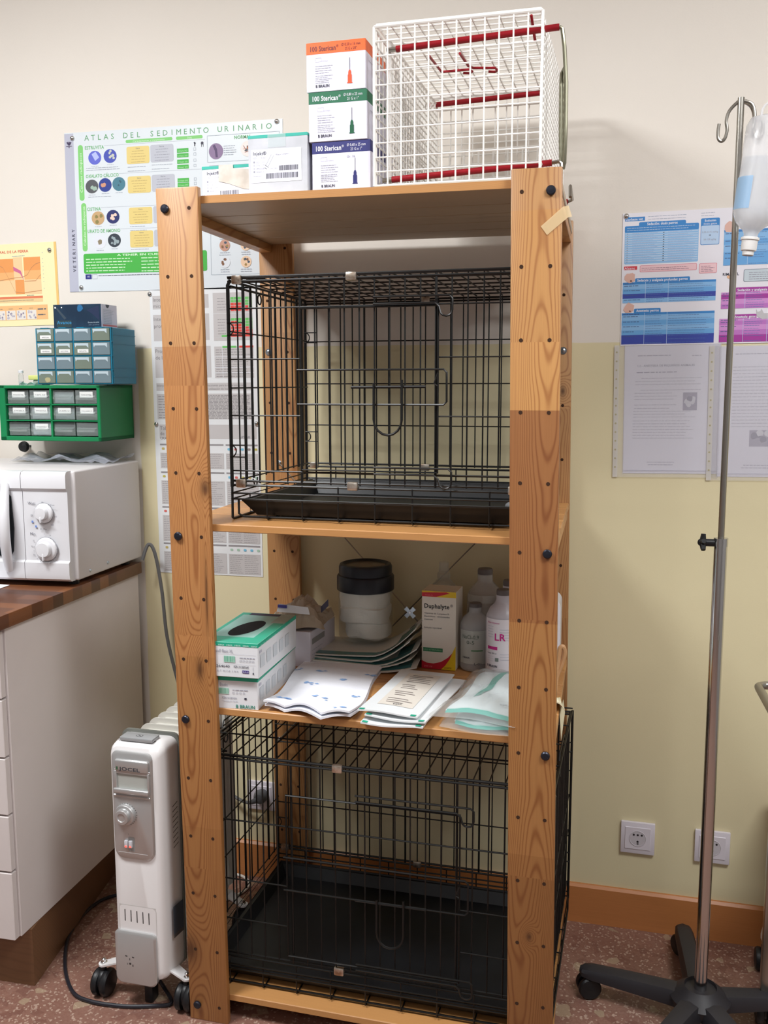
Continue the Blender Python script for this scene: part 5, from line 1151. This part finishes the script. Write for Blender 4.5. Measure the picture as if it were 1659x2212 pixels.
# ================================================================== THINGS ON THE THIRD SHELF
Z3 = SZ[2]-.001
M_gb = mat('glove_box_white', (230, 232, 236), .45); M_teal = mat('glove_teal', (44, 170, 138), .4); M_ltl = mat('glove_light_teal', (150, 198, 188), .4)
TT = C(92, 170, 140)
def glove_box(loc, w, d, h, yaw, label, lower):
    root = None; b = MB()
    b.box(-w, 0, 0, d, 0, h, M_gb, .0012, 1)
    b.box(-w-.0004, .0004, -.0004, d+.0002, h-.0085 if not lower else h-.011, h+(.0004 if not lower else .0002), M_teal, .0008, 1)
    F = Face(b, Mface((-w, -.0004, h), (1, 0, 0), (0, 0, 1))); W = w*100; H = h*100
    if not lower:
        for k in range(7): F.text('B BRAUN', .6+k*1.75, .72, .45, C(190, 235, 222), 5, width=1.2)
        F.text('Vasco® Basic XL', W-9.9, 2.1, .95, GREYT, 5, width=4.6); F.rect(W-9.2, 2.35, W-.5, 2.39, LGREY, 5)
        F.rect(W-7.3, 2.75, W-4.9, 4.1, C(190, 225, 212), 5); F.barcode(W-7.2, 2.85, W-5.0, 4.0, TT, 6, .11)
        F.lines(W-3.9, 3.0, W-.7, 3.0, 1, GREYT, .14, 5, 0); F.text('9264640', W-9.4, 5.2, .75, DARK, 5, width=3.3); F.text('PZN 01387685', W-5.2, 5.2, .7, DARK, 5, width=3.2); F.rect(W-9.4, 4.4, W-.6, 4.43, LGREY, 5)
        F.text('S 6-7  M 7-8  L 8-9', W-9.2, 6.1, .5, GREYT, 5, width=4.9); F.rect(W-3.4, 5.6, W-2.0, 6.2, C(70, 52, 130), 5); F.text('XL/9-10', W-2.7, 6.08, .42, WHT, 6, 'c', width=1.2)
        for k in range(5): F.frame(W-3.9+k*.65, 3.5, W-3.5+k*.65, 3.9, .05, GREYT, 5)
        F.rect(W-1.1, 4.8, W-1.05, 6.3, GREYT, 5); F.rect(W-1.2, 6.0, W-.95, 6.35, DARK, 5)
    else:
        F.text('Vasco® Basic', W-11.2, 2.2, .95, GREYT, 5, width=4.8); F.rect(W-9.0, 2.6, W-6.2, 3.9, C(190, 225, 212), 5); F.barcode(W-8.9, 2.7, W-6.3, 3.8, TT, 6, .11)
        F.lines(W-5.4, 2.9, W-2.1, 2.9, 1, GREYT, .13, 5, 0); F.text('PZN 01387656', W-7.6, 4.9, .62, GREYT, 5, width=3.1); F.text('Taxable 01-2018', W-7.6, 5.5, .45, LGREY, 5, width=3.2)
        for k in range(4): F.frame(W-5.4+k*.75, 3.4, W-5.0+k*.75, 3.75, .05, GREYT, 5)
        F.rect(W-2.9, 4.5, W-2.4, 4.9, DARK, 5); F.text('B BRAUN', W-4.7, 6.7, 1.0, mat('green_type', (50, 140, 122), .5), 5, width=4.0)
    F2 = Face(b, Mface((.0004, 0, h), (0, 1, 0), (0, 0, 1)))
    F2.rect(.6, 1.6, 2.0, 2.1, LGREY, 5)
    for k in range(5): F2.rect(1.0+k*3.9, 2.6, 3.6+k*3.9, 5.2, C(206, 212, 218), 5)
    if not lower:
        for k in range(12): F2.text('B BRAUN', 1+k*1.7, .75, .42, C(150, 215, 196), 5, width=1.2)
        F3 = Face(b, Mface((-w, d, h), (1, 0, 0), (0, 1, 0))); D = d*100
        F3.rect(0, 0, W, D, M_gb, 3); F3.rect(.9, 2, W-2.5, D-.3, M_ltl, 4); F3.rect(.2, D-4.2, W-2.0, D-.2, M_teal, 5); F3.rect(2.2, .3, W-.4, 2.2, C(60, 56, 84), 5); F3.rect(W-3.2, .1, W-.1, 8, C(168, 180, 168), 5)
        F3.poly([(W/2-.3+2.7*math.cos(t)+.9*math.sin(t), D/2+.9-6.4*math.sin(t)) for t in [i*PI/14 for i in range(28)]][::-1], mat('box_opening_dark', (20, 20, 26), .8), 8)
    b.local = True
    return tag(b.build('glove_box', loc=loc, rotz=yaw), label, 'box', 'glove boxes on the third shelf')
glove_box((.153, .022, Z3), .125, .262, .070, .06, 'white and teal glove box with B BRAUN on its front, under the open one', True)
glove_box((.160, .010, Z3+.0705), .125, .245, .072, .04, 'open white and teal glove box with dark oval opening, upper of the two', False)

b = MB(); b.box(-.06, .06, 0, .16, 0, .085, mat('lilac_white_card', (224, 220, 230), .5), .001, 1); F = Face(b, Mface((.0602, 0, .085), (0, 1, 0), (0, 0, 1))); F.rect(1, 1.8, 9, 3.2, C(150, 150, 150), 2); F.lines(1, 4.5, 9, 6.5, 3, LGREY, .2)
solo(b, 'carton', 'white carton behind the two glove boxes under the torn paper bag', 'box', (.098, .33, Z3), -.05)
b = MB(); mpb = mat('grey_brown_paper', (186, 170, 150), .7, vary=(20, (168, 152, 132)))
random.seed(11)
def crumple(w, d, h, s1, s2, seed):
    rr = random.Random(seed); ph = [rr.uniform(0, 6.28) for _ in range(6)]
    def fn(u, v):
        e = min(1, 4*min(u, 1-u, v, 1-v)+.05)
        z = h*e**.5*(.62+.20*math.sin(s1*u+ph[0]+3*v)+.18*abs(math.sin(s2*v+ph[1]+4*u)))+.10*h*rr.uniform(-1, 1)*e
        return (-w/2+w*u+.05*w*math.sin(6*v+ph[2]), -d/2+d*v+.05*d*math.sin(5*u+ph[3]), max(.0004, z))
    return fn
b.grid(16, 14, crumple(.13, .13, .075, 9, 11, 3), mpb, 0, False)
b.add([(-.045, -.06, .050), (.035, -.065, .046), (.030, -.06, .062), (-.04, -.055, .068)], [(0, 1, 2, 3)], M_gb); b.add([(-.042, -.0605, .060), (-.02, -.0615, .059), (-.02, -.060, .066), (-.042, -.059, .067)], [(0, 1, 2, 3)], C(80, 76, 160))
b.add([(.05, .0, .035), (.066, .01, .05), (.062, .03, .062), (.045, .02, .045)], [(0, 1, 2, 3)], C(88, 96, 130))
solo(b, 'torn_paper_bag', 'torn grey brown paper bag with a white label, behind the glove boxes', 'bag', (.112, .39, Z3+.080), .15)

# sterile pouches in an untidy pile under the gauze jar
MPW = mat('pouch_paper', (216, 214, 206), .55); MPT = mat('pouch_teal_film', (84, 140, 140), .25, alpha=.9)
def pouch(cx, cy, z, w, d, yaw, curl, label, i):
    b = MB(); rr = random.Random(i)
    def fn(u, v): return (-w/2+w*u, -d/2+d*v, .0015+.0030*math.sin(3*u+i)+curl*max(0, u-.62)**1.6+.002*math.sin(7*v+i*2)*u)
    b.grid(14, 8, fn, MPW, .0025)
    def f2(u, v): x, y, z_ = fn(.06+.88*u, .03+.16*v); return (x, y, z_+.0008)
    b.grid(14, 3, f2, MPT)
    def f3(u, v): x, y, z_ = fn(.80+.14*u, .2+.5*v); return (x, y, z_+.0008)
    b.grid(5, 6, f3, MPT)
    def f4(u, v): x, y, z_ = fn(.86+.05*u, .75+.1*v); return (x, y, z_+.0012)
    b.grid(3, 3, f4, C(60, 62, 66))
    solo(b, 'sterile_pouch', label, 'pouch', (cx, cy, z), yaw, 'sterile pouches piled under the gauze jar')
PL = ['paper and film pouch at the bottom of the pile under the gauze jar', 'paper pouch second from the bottom of the pile under the gauze jar', 'paper pouch in the middle of the pile under the gauze jar', 'paper pouch second from the top of the pile under the gauze jar', 'white paper pouch directly under the gauze jar with upturned right end']
for i, (cx_, cy_, w_, d_, yw, cu) in enumerate(((.285, .405, .235, .17, .10, .08), (.270, .415, .25, .17, .02, .14), (.272, .425, .26, .17, .06, .22), (.262, .43, .255, .16, .0, .25), (.262, .44, .27, .16, .05, .32))):
    pouch(cx_, cy_, Z3+.0005+i*.0068, w_, d_, yw, cu, PL[i], i)

# gauze jar
jz = Z3+.040; jx, jy = .245, .490
jar = thing('gauze_jar', 'clear jar of white gauze with black screw lid standing on the pouches', 'jar', (jx, jy, jz))
b = MB(); R_ = .0665
b.lathe([(R_*.94, 0), (R_*.99, .004), (R_, .012), (R_, .118), (R_*.985, .124), (R_*.985, .130)], mat('jar_clear_plastic', (214, 220, 214), .08, trans=.9, alpha=.30), (0, 0, 0), 40); b.build('jar_body', jar)
b = MB(); mgz = mat('gauze', (240, 238, 230), .9, bump=(60, .6, .004))
rr = random.Random(4)
for (r0, r1, z0, z1, sx, dx) in ((.052, .054, .003, .048, 1, .008), (.056, .061, .040, .085, 1, .0), (.060, .060, .078, .124, 1, .0)):
    k0 = len(b.v); pr = [(.002, z0), (r0*.9, z0), (r1, z0+.006), (r1*1.02, (z0+z1)/2), (r1, z1-.006), (r1*.9, z1), (.002, z1)]
    b.lathe(pr, mgz, (dx, -.002, 0), 26)
    for i in range(k0, len(b.v)):
        x, y, z = b.v[i]; a = math.atan2(y, x); f = 1+.045*math.sin(5*a+z*90)+.03*rr.uniform(-1, 1); b.v[i] = (min(max(x*f, -.063), .063), min(max(y*f, -.063), .063), z+.003*math.sin(3*a))
b.build('gauze', jar)
b = MB(); ml = mat('jar_lid_black', (26, 28, 38), .4)
b.lathe([(R_+.001, .118), (R_+.0035, .120), (R_+.0035, .152), (R_+.001, .156), (R_-.0015, .157), (R_-.0015, .176), (R_-.004, .182), (R_-.010, .184), (R_-.014, .180), (R_-.016, .178)][:], ml, (0, 0, 0), 44)
b.lathe([(R_-.015, .1785), (.001, .179)], mat('lid_window', (120, 104, 92), .25, vary=(25, (60, 50, 46))), (0, 0, 0), 30); b.build('lid', jar)

# Duphalyte carton
b = MB(); w_, d_, h_ = .0805, .072, .184; mdu = mat('duphalyte_white', (226, 218, 206), .5); my = mat('duphalyte_yellow', (226, 190, 30), .45); mr_ = mat('duphalyte_red', (196, 26, 50), .45)
b.box(-w_/2, w_/2, 0, d_, 0, h_, mdu, .0006, 1)
F = Face(b, Mface((-w_/2, -.0002, h_), (1, 0, 0), (0, 0, 1))); W = w_*100; H = h_*100
F.poly([(0, 0), (W, 0), (W, .25), (W, 1.3), (4.2, 1.25), (6.4, .7), (0, 1.3)][:1]+[(W, 0), (W, 1.35), (0, 1.35)], my, 1); F.poly([(0, .4), (5.8, .1), (6.6, .35), (3.4, 1.3), (0, 1.35)], mr_, 2); F.text('Solução inj.', .8, 1.05, .4, C(228, 120, 120), 3)
F.text('Duphalyte', .6, 4.0, 1.45, mat('type_black', (24, 22, 24), .5), 2, width=5.9); F.text('®', 6.7, 3.5, .9, DARK, 2)
for k, t in enumerate(('Vitaminas do Complexo B -', 'Electrólitos - Aminoácidos', 'Dextrose')): F.text(t, .6, 5.4+k*.72, .55, DARK, 2, width=(6.1, 6.0, 2.0)[k])
F.text('Solução injectável', .6, 8.8, .55, DARK, 2, width=4.1); F.rect(.35, 13.4, 5.0, 14.3, C(40, 118, 76), 1); F.text('USO VETERINÁRIO', 2.65, 14.05, .55, C(150, 200, 160), 2, 'c', width=4.3)
arc = [(0, 16.5), (1.2, 17.0), (2.8, 17.1), (4.6, 16.6), (6.2, 15.5), (7.2, 14.4), (W, 12.6)]
F.poly(arc+[(W, H), (0, H)], my, 1); F.poly(arc[:-1]+[(7.4, 14.1), (6.6, 15.9), (5.6, 17.4), (4.6, H), (0, H)], mr_, 2)
F.text('500 ml', .6, 18.0, .6, C(232, 130, 135), 3, width=1.9); F.text('zoetis', 5.4, 18.1, .75, C(120, 80, 20), 3, width=1.7)
F.rect(-.02, 7.0, .12, 7.2, DARK, 2); F.rect(-.02, 8.9, .12, 9.1, DARK, 2)
F3 = Face(b, Mface((-w_/2, d_, h_), (1, 0, 0), (0, 1, 0))); F3.text('DUPHALYTE INJ. 500 ML', .5, 6.4, .6, C(160, 120, 90), 2, width=7)
solo(b, 'medicine_carton', 'tall white Duphalyte carton with red and yellow swoosh standing on the third shelf', 'carton', (.4485, .392, Z3), -.03)

# bottles
M_bot = mat('bottle_frosted', (232, 234, 236), .2, trans=.4, alpha=.6); M_capg = mat('cap_grey', (104, 98, 98), .5)
def iv_bottle(loc, r, h, label, print_, m=None, capm=None, liquid=True, sq=.0):
    root = thing('infusion_bottle', label, 'bottle', loc, 0, 'infusion bottles behind the right post')
    m = m or M_bot; b = MB()
    b.lathe([(r*.9, 0), (r*.99, .004), (r, .010), (r, h*.66), (r*.97, h*.71), (r*.78, h*.79), (r*.48, h*.85), (r*.42, h*.87), (r*.42, h*.94), (.001, h*.94)], m, (0, 0, 0), 30); b.build('bottle_body', root)
    b = MB(); b.lathe([(r*.40, h*.935), (r*.42, h*.94), (r*.42, h*.985), (r*.38, h), (.001, h)], capm or M_capg, (0, 0, 0), 22); b.build('cap', root)
    if print_:
        b = MB(); ml_ = mat('iv_label_'+print_[0], print_[1], .5, alpha=print_[2]); n = 12; a0, a1 = math.radians(-90-58), math.radians(-90+75); rr_ = r+.0005; z0, z1 = h*print_[3], h*print_[4]
        b.add([(rr_*math.cos(a0+(a1-a0)*i/n), rr_*math.sin(a0+(a1-a0)*i/n), z) for z in (z0, z1) for i in range(n+1)], [(i, i+1, n+2+i, n+1+i) for i in range(n)], ml_, True)
        def cyl_text(t, s0, zc, size, mm, width):
            vs, fs, x0, x1 = glyph(t); k = width/((x1-x0)*size); o = []
            for x, y, z in vs:
                a = math.radians(-90)+(s0+(x-x0)*size*k)/r; o.append(((rr_+.0006)*math.cos(a), (rr_+.0006)*math.sin(a), zc+y*size))
            b.add(o, fs, mm)
        def cyl_rect(s0, s1, za, zb_, mm):
            n2 = 4; b.add([((rr_+.0004)*math.cos(math.radians(-90)+(s0+(s1-s0)*i/n2)/r), (rr_+.0004)*math.sin(math.radians(-90)+(s0+(s1-s0)*i/n2)/r), z) for z in (za, zb_) for i in range(n2+1)], [(i, i+1, n2+2+i, n2+1+i) for i in range(n2)], mm)
        print_[5](cyl_text, cyl_rect, h); b.build('label', root)
    return root
MAG = C(196, 40, 132)
def pLR(t, q, h):
    t('Infusión intravenosa', -.033, .131, .006, MAG, .030); t('LR', -.013, .094, .022, MAG, .024)
    for k in range(5): q(-.033, -.017, .124-k*.006, .125-k*.006, LGREY); q(-.002, .018, .118-k*.006, .119-k*.006, LGREY)
    q(-.033, -.007, .072, .079, MAG); t('Envase: 500 ml', -.033, .062, .005, DARK, .024); q(-.012, -.004, .046, .054, C(120, 130, 126)); 
    for k in range(3): q(-.033, -.016, .046+k*.005, .0465+k*.005, LGREY); q(-.001, .02, .05+k*.006, .051+k*.006, LGREY)
    t('B BRAUN', -.034, .032, .0075, DARK, .027)
def pNA(t, q, h):
    t('NaCl-0,9', -.026, h*.50, .013, C(90, 104, 92), .040); t('0-5', -.014, h*.42, .012, C(90, 104, 92), .018)
    for k in range(4): q(-.03, -.004, h*.60-k*.005, h*.605-k*.005, C(170, 176, 170)); q(.002, .024, h*.60-k*.005, h*.605-k*.005, C(170, 176, 170))
    q(-.003, .024, h*.315, h*.335, C(96, 140, 106)); t('B BRAUN', -.025, h*.20, .006, DARK, .018); t('L-01', .004, h*.11, .008, DARK, .016)
LRP = ('lr', (232, 226, 232), .95, .12, .70, pLR); NAP = ('na', (200, 204, 198), .85, .12, .62, pNA)
iv_bottle((.538, .50, Z3), .043, .222, 'large frosted infusion bottle with bare shoulders behind the small NaCl bottle', ('pl', (206, 208, 204), .8, .66, .74, lambda t, q, h: None))
iv_bottle((.528, .425, Z3), .035, .155, 'small NaCl-0,9 infusion bottle between the Duphalyte carton and the LR bottle', NAP)
mlr = mat('bottle_frosted_lr', (222, 218, 226), .3, trans=.3, alpha=.9)
PLR = [(0, 'LR infusion bottle with pink lettering, foremost in the row behind the right post'), (0, 'LR infusion bottle second in the row behind the right post')]
iv_bottle((.600, .372, Z3), .039, .202, PLR[0][1], LRP, mlr)
iv_bottle((.603, .456, Z3), .039, .206, PLR[1][1], LRP, mlr)
iv_bottle((.612, .540, Z3), .037, .226, 'LR infusion bottle at the back of the row behind the right post', LRP, mlr)
# squirt bottle behind the carton
b = MB(); mq = mat('squirt_bottle_clear', (214, 214, 208), .2, trans=.4, alpha=.42)
b.lathe([(.030, 0), (.033, .01), (.033, .150), (.030, .172), (.018, .186), (.016, .188), (.016, .202), (.0145, .204), (.0125, .206), (.0115, .230), (.001, .231)], mq, (0, 0, 0), 26)
solo(b, 'squirt_bottle', 'translucent plastic bottle with pale cap, rising behind the Duphalyte carton', 'bottle', (.435, .515, Z3))

# white pad with blue print
MPAD = mat('white_pad', (240, 242, 250), .7, bump=(40, .5, .002))
b = MB()
def pad(z0, ph, wv):
    def fn(u, v):
        y = .004+.33*v+.012*math.sin(5*u+ph)*(1-v); x = .005+.185*u+(-.022+.0*v)*(v)+.006*math.sin(6*v)
        droop = -.004*max(0, .12-v)/.12*(1+math.sin(9*u+ph)); return (x, y, z0+.004*math.sin(4*u+ph)*math.sin(3*v)+wv*abs(math.sin(7*u+1.5))*max(0, .25-v)/.25+max(droop, -.0)*1)
    return fn
b.grid(22, 18, pad(.006, 1., .010), MPAD, .0045); b.grid(22, 18, pad(.014, .3, .012), MPAD, .004)
rr = random.Random(5); BLU = C(150, 186, 232); fnp = pad(.0146, .3, .012)
for (u, v) in ((.15, .10), (.45, .22), (.6, .20), (.2, .45), (.33, .43), (.7, .62), (.9, .35), (.85, .08), (.35, .72), (.95, .8), (.05, .75)):
    for k in range(3):
        du, dv = rr.uniform(-.05, .05), rr.uniform(-.02, .02); x, y, z = fnp(min(max(u+du, 0), 1), v+dv); s_ = rr.uniform(.004, .009)
        b.add([(x-s_, y, z+.0006), (x, y-s_*.5, z+.0006), (x+s_, y, z+.0006), (x, y+s_*.6, z+.0006)], [(0, 1, 2, 3)], BLU)
solo(b, 'absorbent_pad', 'folded white pad with small blue printed marks beside the glove boxes', 'pad', (.162, .008, Z3), 0)

# gauze packs, three fanned
def pack(loc, w, d, yaw, label, front, z_t):
    b = MB()
    def fn(u, v): return (w*u, d*v, .0035+.0025*math.sin(3.1*u)*math.sin(3.1*v)+.0022*math.sin(5*u+front)*(1-v)+(z_t*(1-v)**4))
    b.grid(12, 14, fn, mat('gauze_pack_paper', (232, 236, 238), .4), .003)
    if front == 0:
        def on(u, v): x, y, z = fn(u, v); return (x, y, z+.0009)
        vs = [on(.22+.6*i/6, .14+.76*j/8) for j in range(9) for i in range(7)]
        b.add(vs, [(j*7+i, j*7+i+1, (j+1)*7+i+1, (j+1)*7+i) for j in range(8) for i in range(6)], mat('pack_window', (226, 220, 210), .5), True)
        rr = random.Random(9)
        def ln(u0, u1, v, t, m):
            vs = []
            for k in range(7):
                for dv in (-t, t): x, y, z = fn(u0+(u1-u0)*k/6, v+dv); vs.append((x, y, z+.0016))
            b.add(vs, [(2*k, 2*k+2, 2*k+3, 2*k+1) for k in range(6)], m)
        MT = C(160, 150, 146)
        for k in range(17):
            if k in (3, 7, 11): continue
            v = .20+k*.040; ln(.30+rr.uniform(0, .06), .62+rr.uniform(-.1, .16), v, .0055, MT)
        x, y, z = fn(.52, .165); 
        vs, fs, x0, x1 = glyph('GM'); b.add([(x+.012-(a-x0)*.012, y+.004-bb*.011, z+.0022) for a, bb, c in vs], [f for f in fs], DARK)
    for u in (.02, .88):
        vs = [fn(u, .0), fn(u+.09, .0), fn(u+.09, .03), fn(u, .03)]; b.add([(x, y, z+.0012) for x, y, z in vs], [(0, 1, 2, 3)], M_teal)
    return solo(b, 'gauze_pack', label, 'gauze pack', loc, yaw, 'gauze packs fanned on the third shelf')
pack((.375, .000, Z3+.001), .125, .30, -.02, 'white sealed gauze pack at the bottom of the fanned three', 3, 0)
pack((.380, .012, Z3+.0095), .125, .29, -.10, 'white sealed gauze pack in the middle of the fanned three', 2, .002)
pack((.365, .014, Z3+.018), .122, .29, -.06, 'gauze pack printed with grey lines and GM, top of the fanned three', 0, .003)

# infusion set bags
MCLR = mat('clear_wrap', (232, 240, 240), .06, trans=.5, alpha=.42, spec=.8)
def setbag(loc, w, d, yaw, h, label, seed, top):
    h *= 1.7 if top else 1.3
    root = thing('infusion_set_bag', label, 'bag', loc, yaw, 'infusion set bags behind the right post'); rr = random.Random(seed)
    b = MB()
    def fn(u, v):
        e = min(1, 5*min(u, 1-u, v, 1-v)); return (w*u+.006*math.sin(7*v+seed), d*v+.006*math.sin(6*u+seed), .002+h*e**.6*(.78+.22*math.sin(6*u+seed)*math.cos(5*v))+.0035*e*math.sin(17*u+9*v+seed)*math.sin(11*v-6*u))
    b.grid(16, 14, lambda u, v: fn(.08+.84*u, .06+.88*v), mat('set_paper', (226, 234, 236), .5), 0)
    def strip(u0, v0, u1, v1, m, wd=.03):
        vs = []
        for k in range(11):
            u, v = u0+(u1-u0)*k/10, v0+(v1-v0)*k/10
            for s in (-1, 1): x, y, z = fn(u+(wd*s if abs(u1-u0) < .35 else 0), v+(wd*s if abs(u1-u0) >= .35 else 0)); vs.append((x, y, z+.0012))
        b.add(vs, [(2*k, 2*k+2, 2*k+3, 2*k+1) for k in range(10)], m, True)
    strip(.10, .05, .98, .055, C(60, 178, 162), .022)
    if top: strip(.30, .28, .42, .96, C(36, 158, 138), .045)
    if top:
        vs, fs, x0, x1 = glyph('Intrafix'); x, y, z = fn(.72, .16); b.add([(x+.03-(a-x0)*.011, y+.004-q_*.011, z+.0035) for a, q_, c in vs], fs, C(80, 84, 100))
        x, y, z = fn(.6, .55); b.add([(x, y, z+.002), (x+.012, y, z+.002), (x+.012, y+.012, z+.002), (x, y+.012, z+.002)], [(0, 1, 2, 3)], C(140, 140, 160))
    b.build('set_packet', root)
    b = MB(); b.grid(24, 20, lambda u, v: (lambda p: (p[0]*1.16-.014, p[1]*1.05-.008, p[2]+.007*abs(math.sin(19*u+6*v+seed)*math.cos(13*v-5*u+seed))*min(1, 9*min(u, 1-u, v, 1-v))+.0015))(fn(u, v)), MCLR)
    b.build('clear_wrapper', root)
    return root
setbag((.535, .020, Z3), .150, .29, -.10, .012, 'clear wrapped infusion set with teal border, lower of the two behind the right post', 2, False)
setbag((.525, .030, Z3+.019), .150, .30, -.13, .013, 'clear wrapped infusion set with diagonal teal stripe, upper of the two', 5, True)

# things showing to the right of the front post
b = MB()
def rsec(hx, hy, r, n=5): return section(-hx, hx, 0, -hy, hy, r, r, n)
mcon = mat('white_translucent_tub', (222, 220, 228), .3, trans=.2)
S1 = [(y, [(x, z) for x, z in section(-.03, .03, 0, 0, .185, .02, .02)]) for y in (0, .10)]
loft(b, S1, mcon); loft(b, [(-.006, section(-.035, .035, 0, -.003, .19, .023, .02)), (.0, section(-.035, .035, 0, -.003, .19, .023, .02))], mat('tub_lid', (232, 230, 238), .35))
solo(b, 'plastic_tub', 'white plastic tub on edge showing to the right of the front right post', 'tub', (.693, .35, Z3+.003), 0)
b = MB(); b.tube(smooth([(0, 0, .002), (.002, .01, .03), (.012, .012, .06), (.018, .01, .085), (.015, .006, .10), (.008, .005, .095), (.004, .006, .06), (-.004, 0, .02)]), .005, mat('beige_rubber', (206, 160, 116), .5), 8)
solo(b, 'rubber_tourniquet', 'beige rubber strap bent upright on the shelf end beside the white tub', 'strap', (.724, .29, Z3))
b = MB(); mcl = mat('pale_cloth', (232, 226, 196), .8)
b.grid(10, 10, lambda u, v: (.0+.055*u*(1-.3*v), .02*math.sin(3*u)+.10*v, .002+.045*(1-v)*(1-.8*u)+.004*math.sin(9*u+4*v)), mcl, .003)
b.grid(8, 6, lambda u, v: (.045+.004*v-.02*u*0, .01+.09*u, .0-.055*v*(1-.5*u)), mcl, .002)
solo(b, 'pale_cloth', 'pale cream cloth draped over the right end of the third shelf', 'cloth', (.700, .15, Z3))
b = MB(); b.sphere((0, 0, .010), .012, mat('grey_fluff', (120, 122, 124), .9), 12, (1.3, 1, .8)); b.sphere((.016, .004, .006), .007, mat('grey_fluff', (120, 122, 124), .9), 10)
solo(b, 'dust_ball', 'small grey clump lying in the tray of the smaller crate at its right end', 'clump', (.625, .30, 1.080))
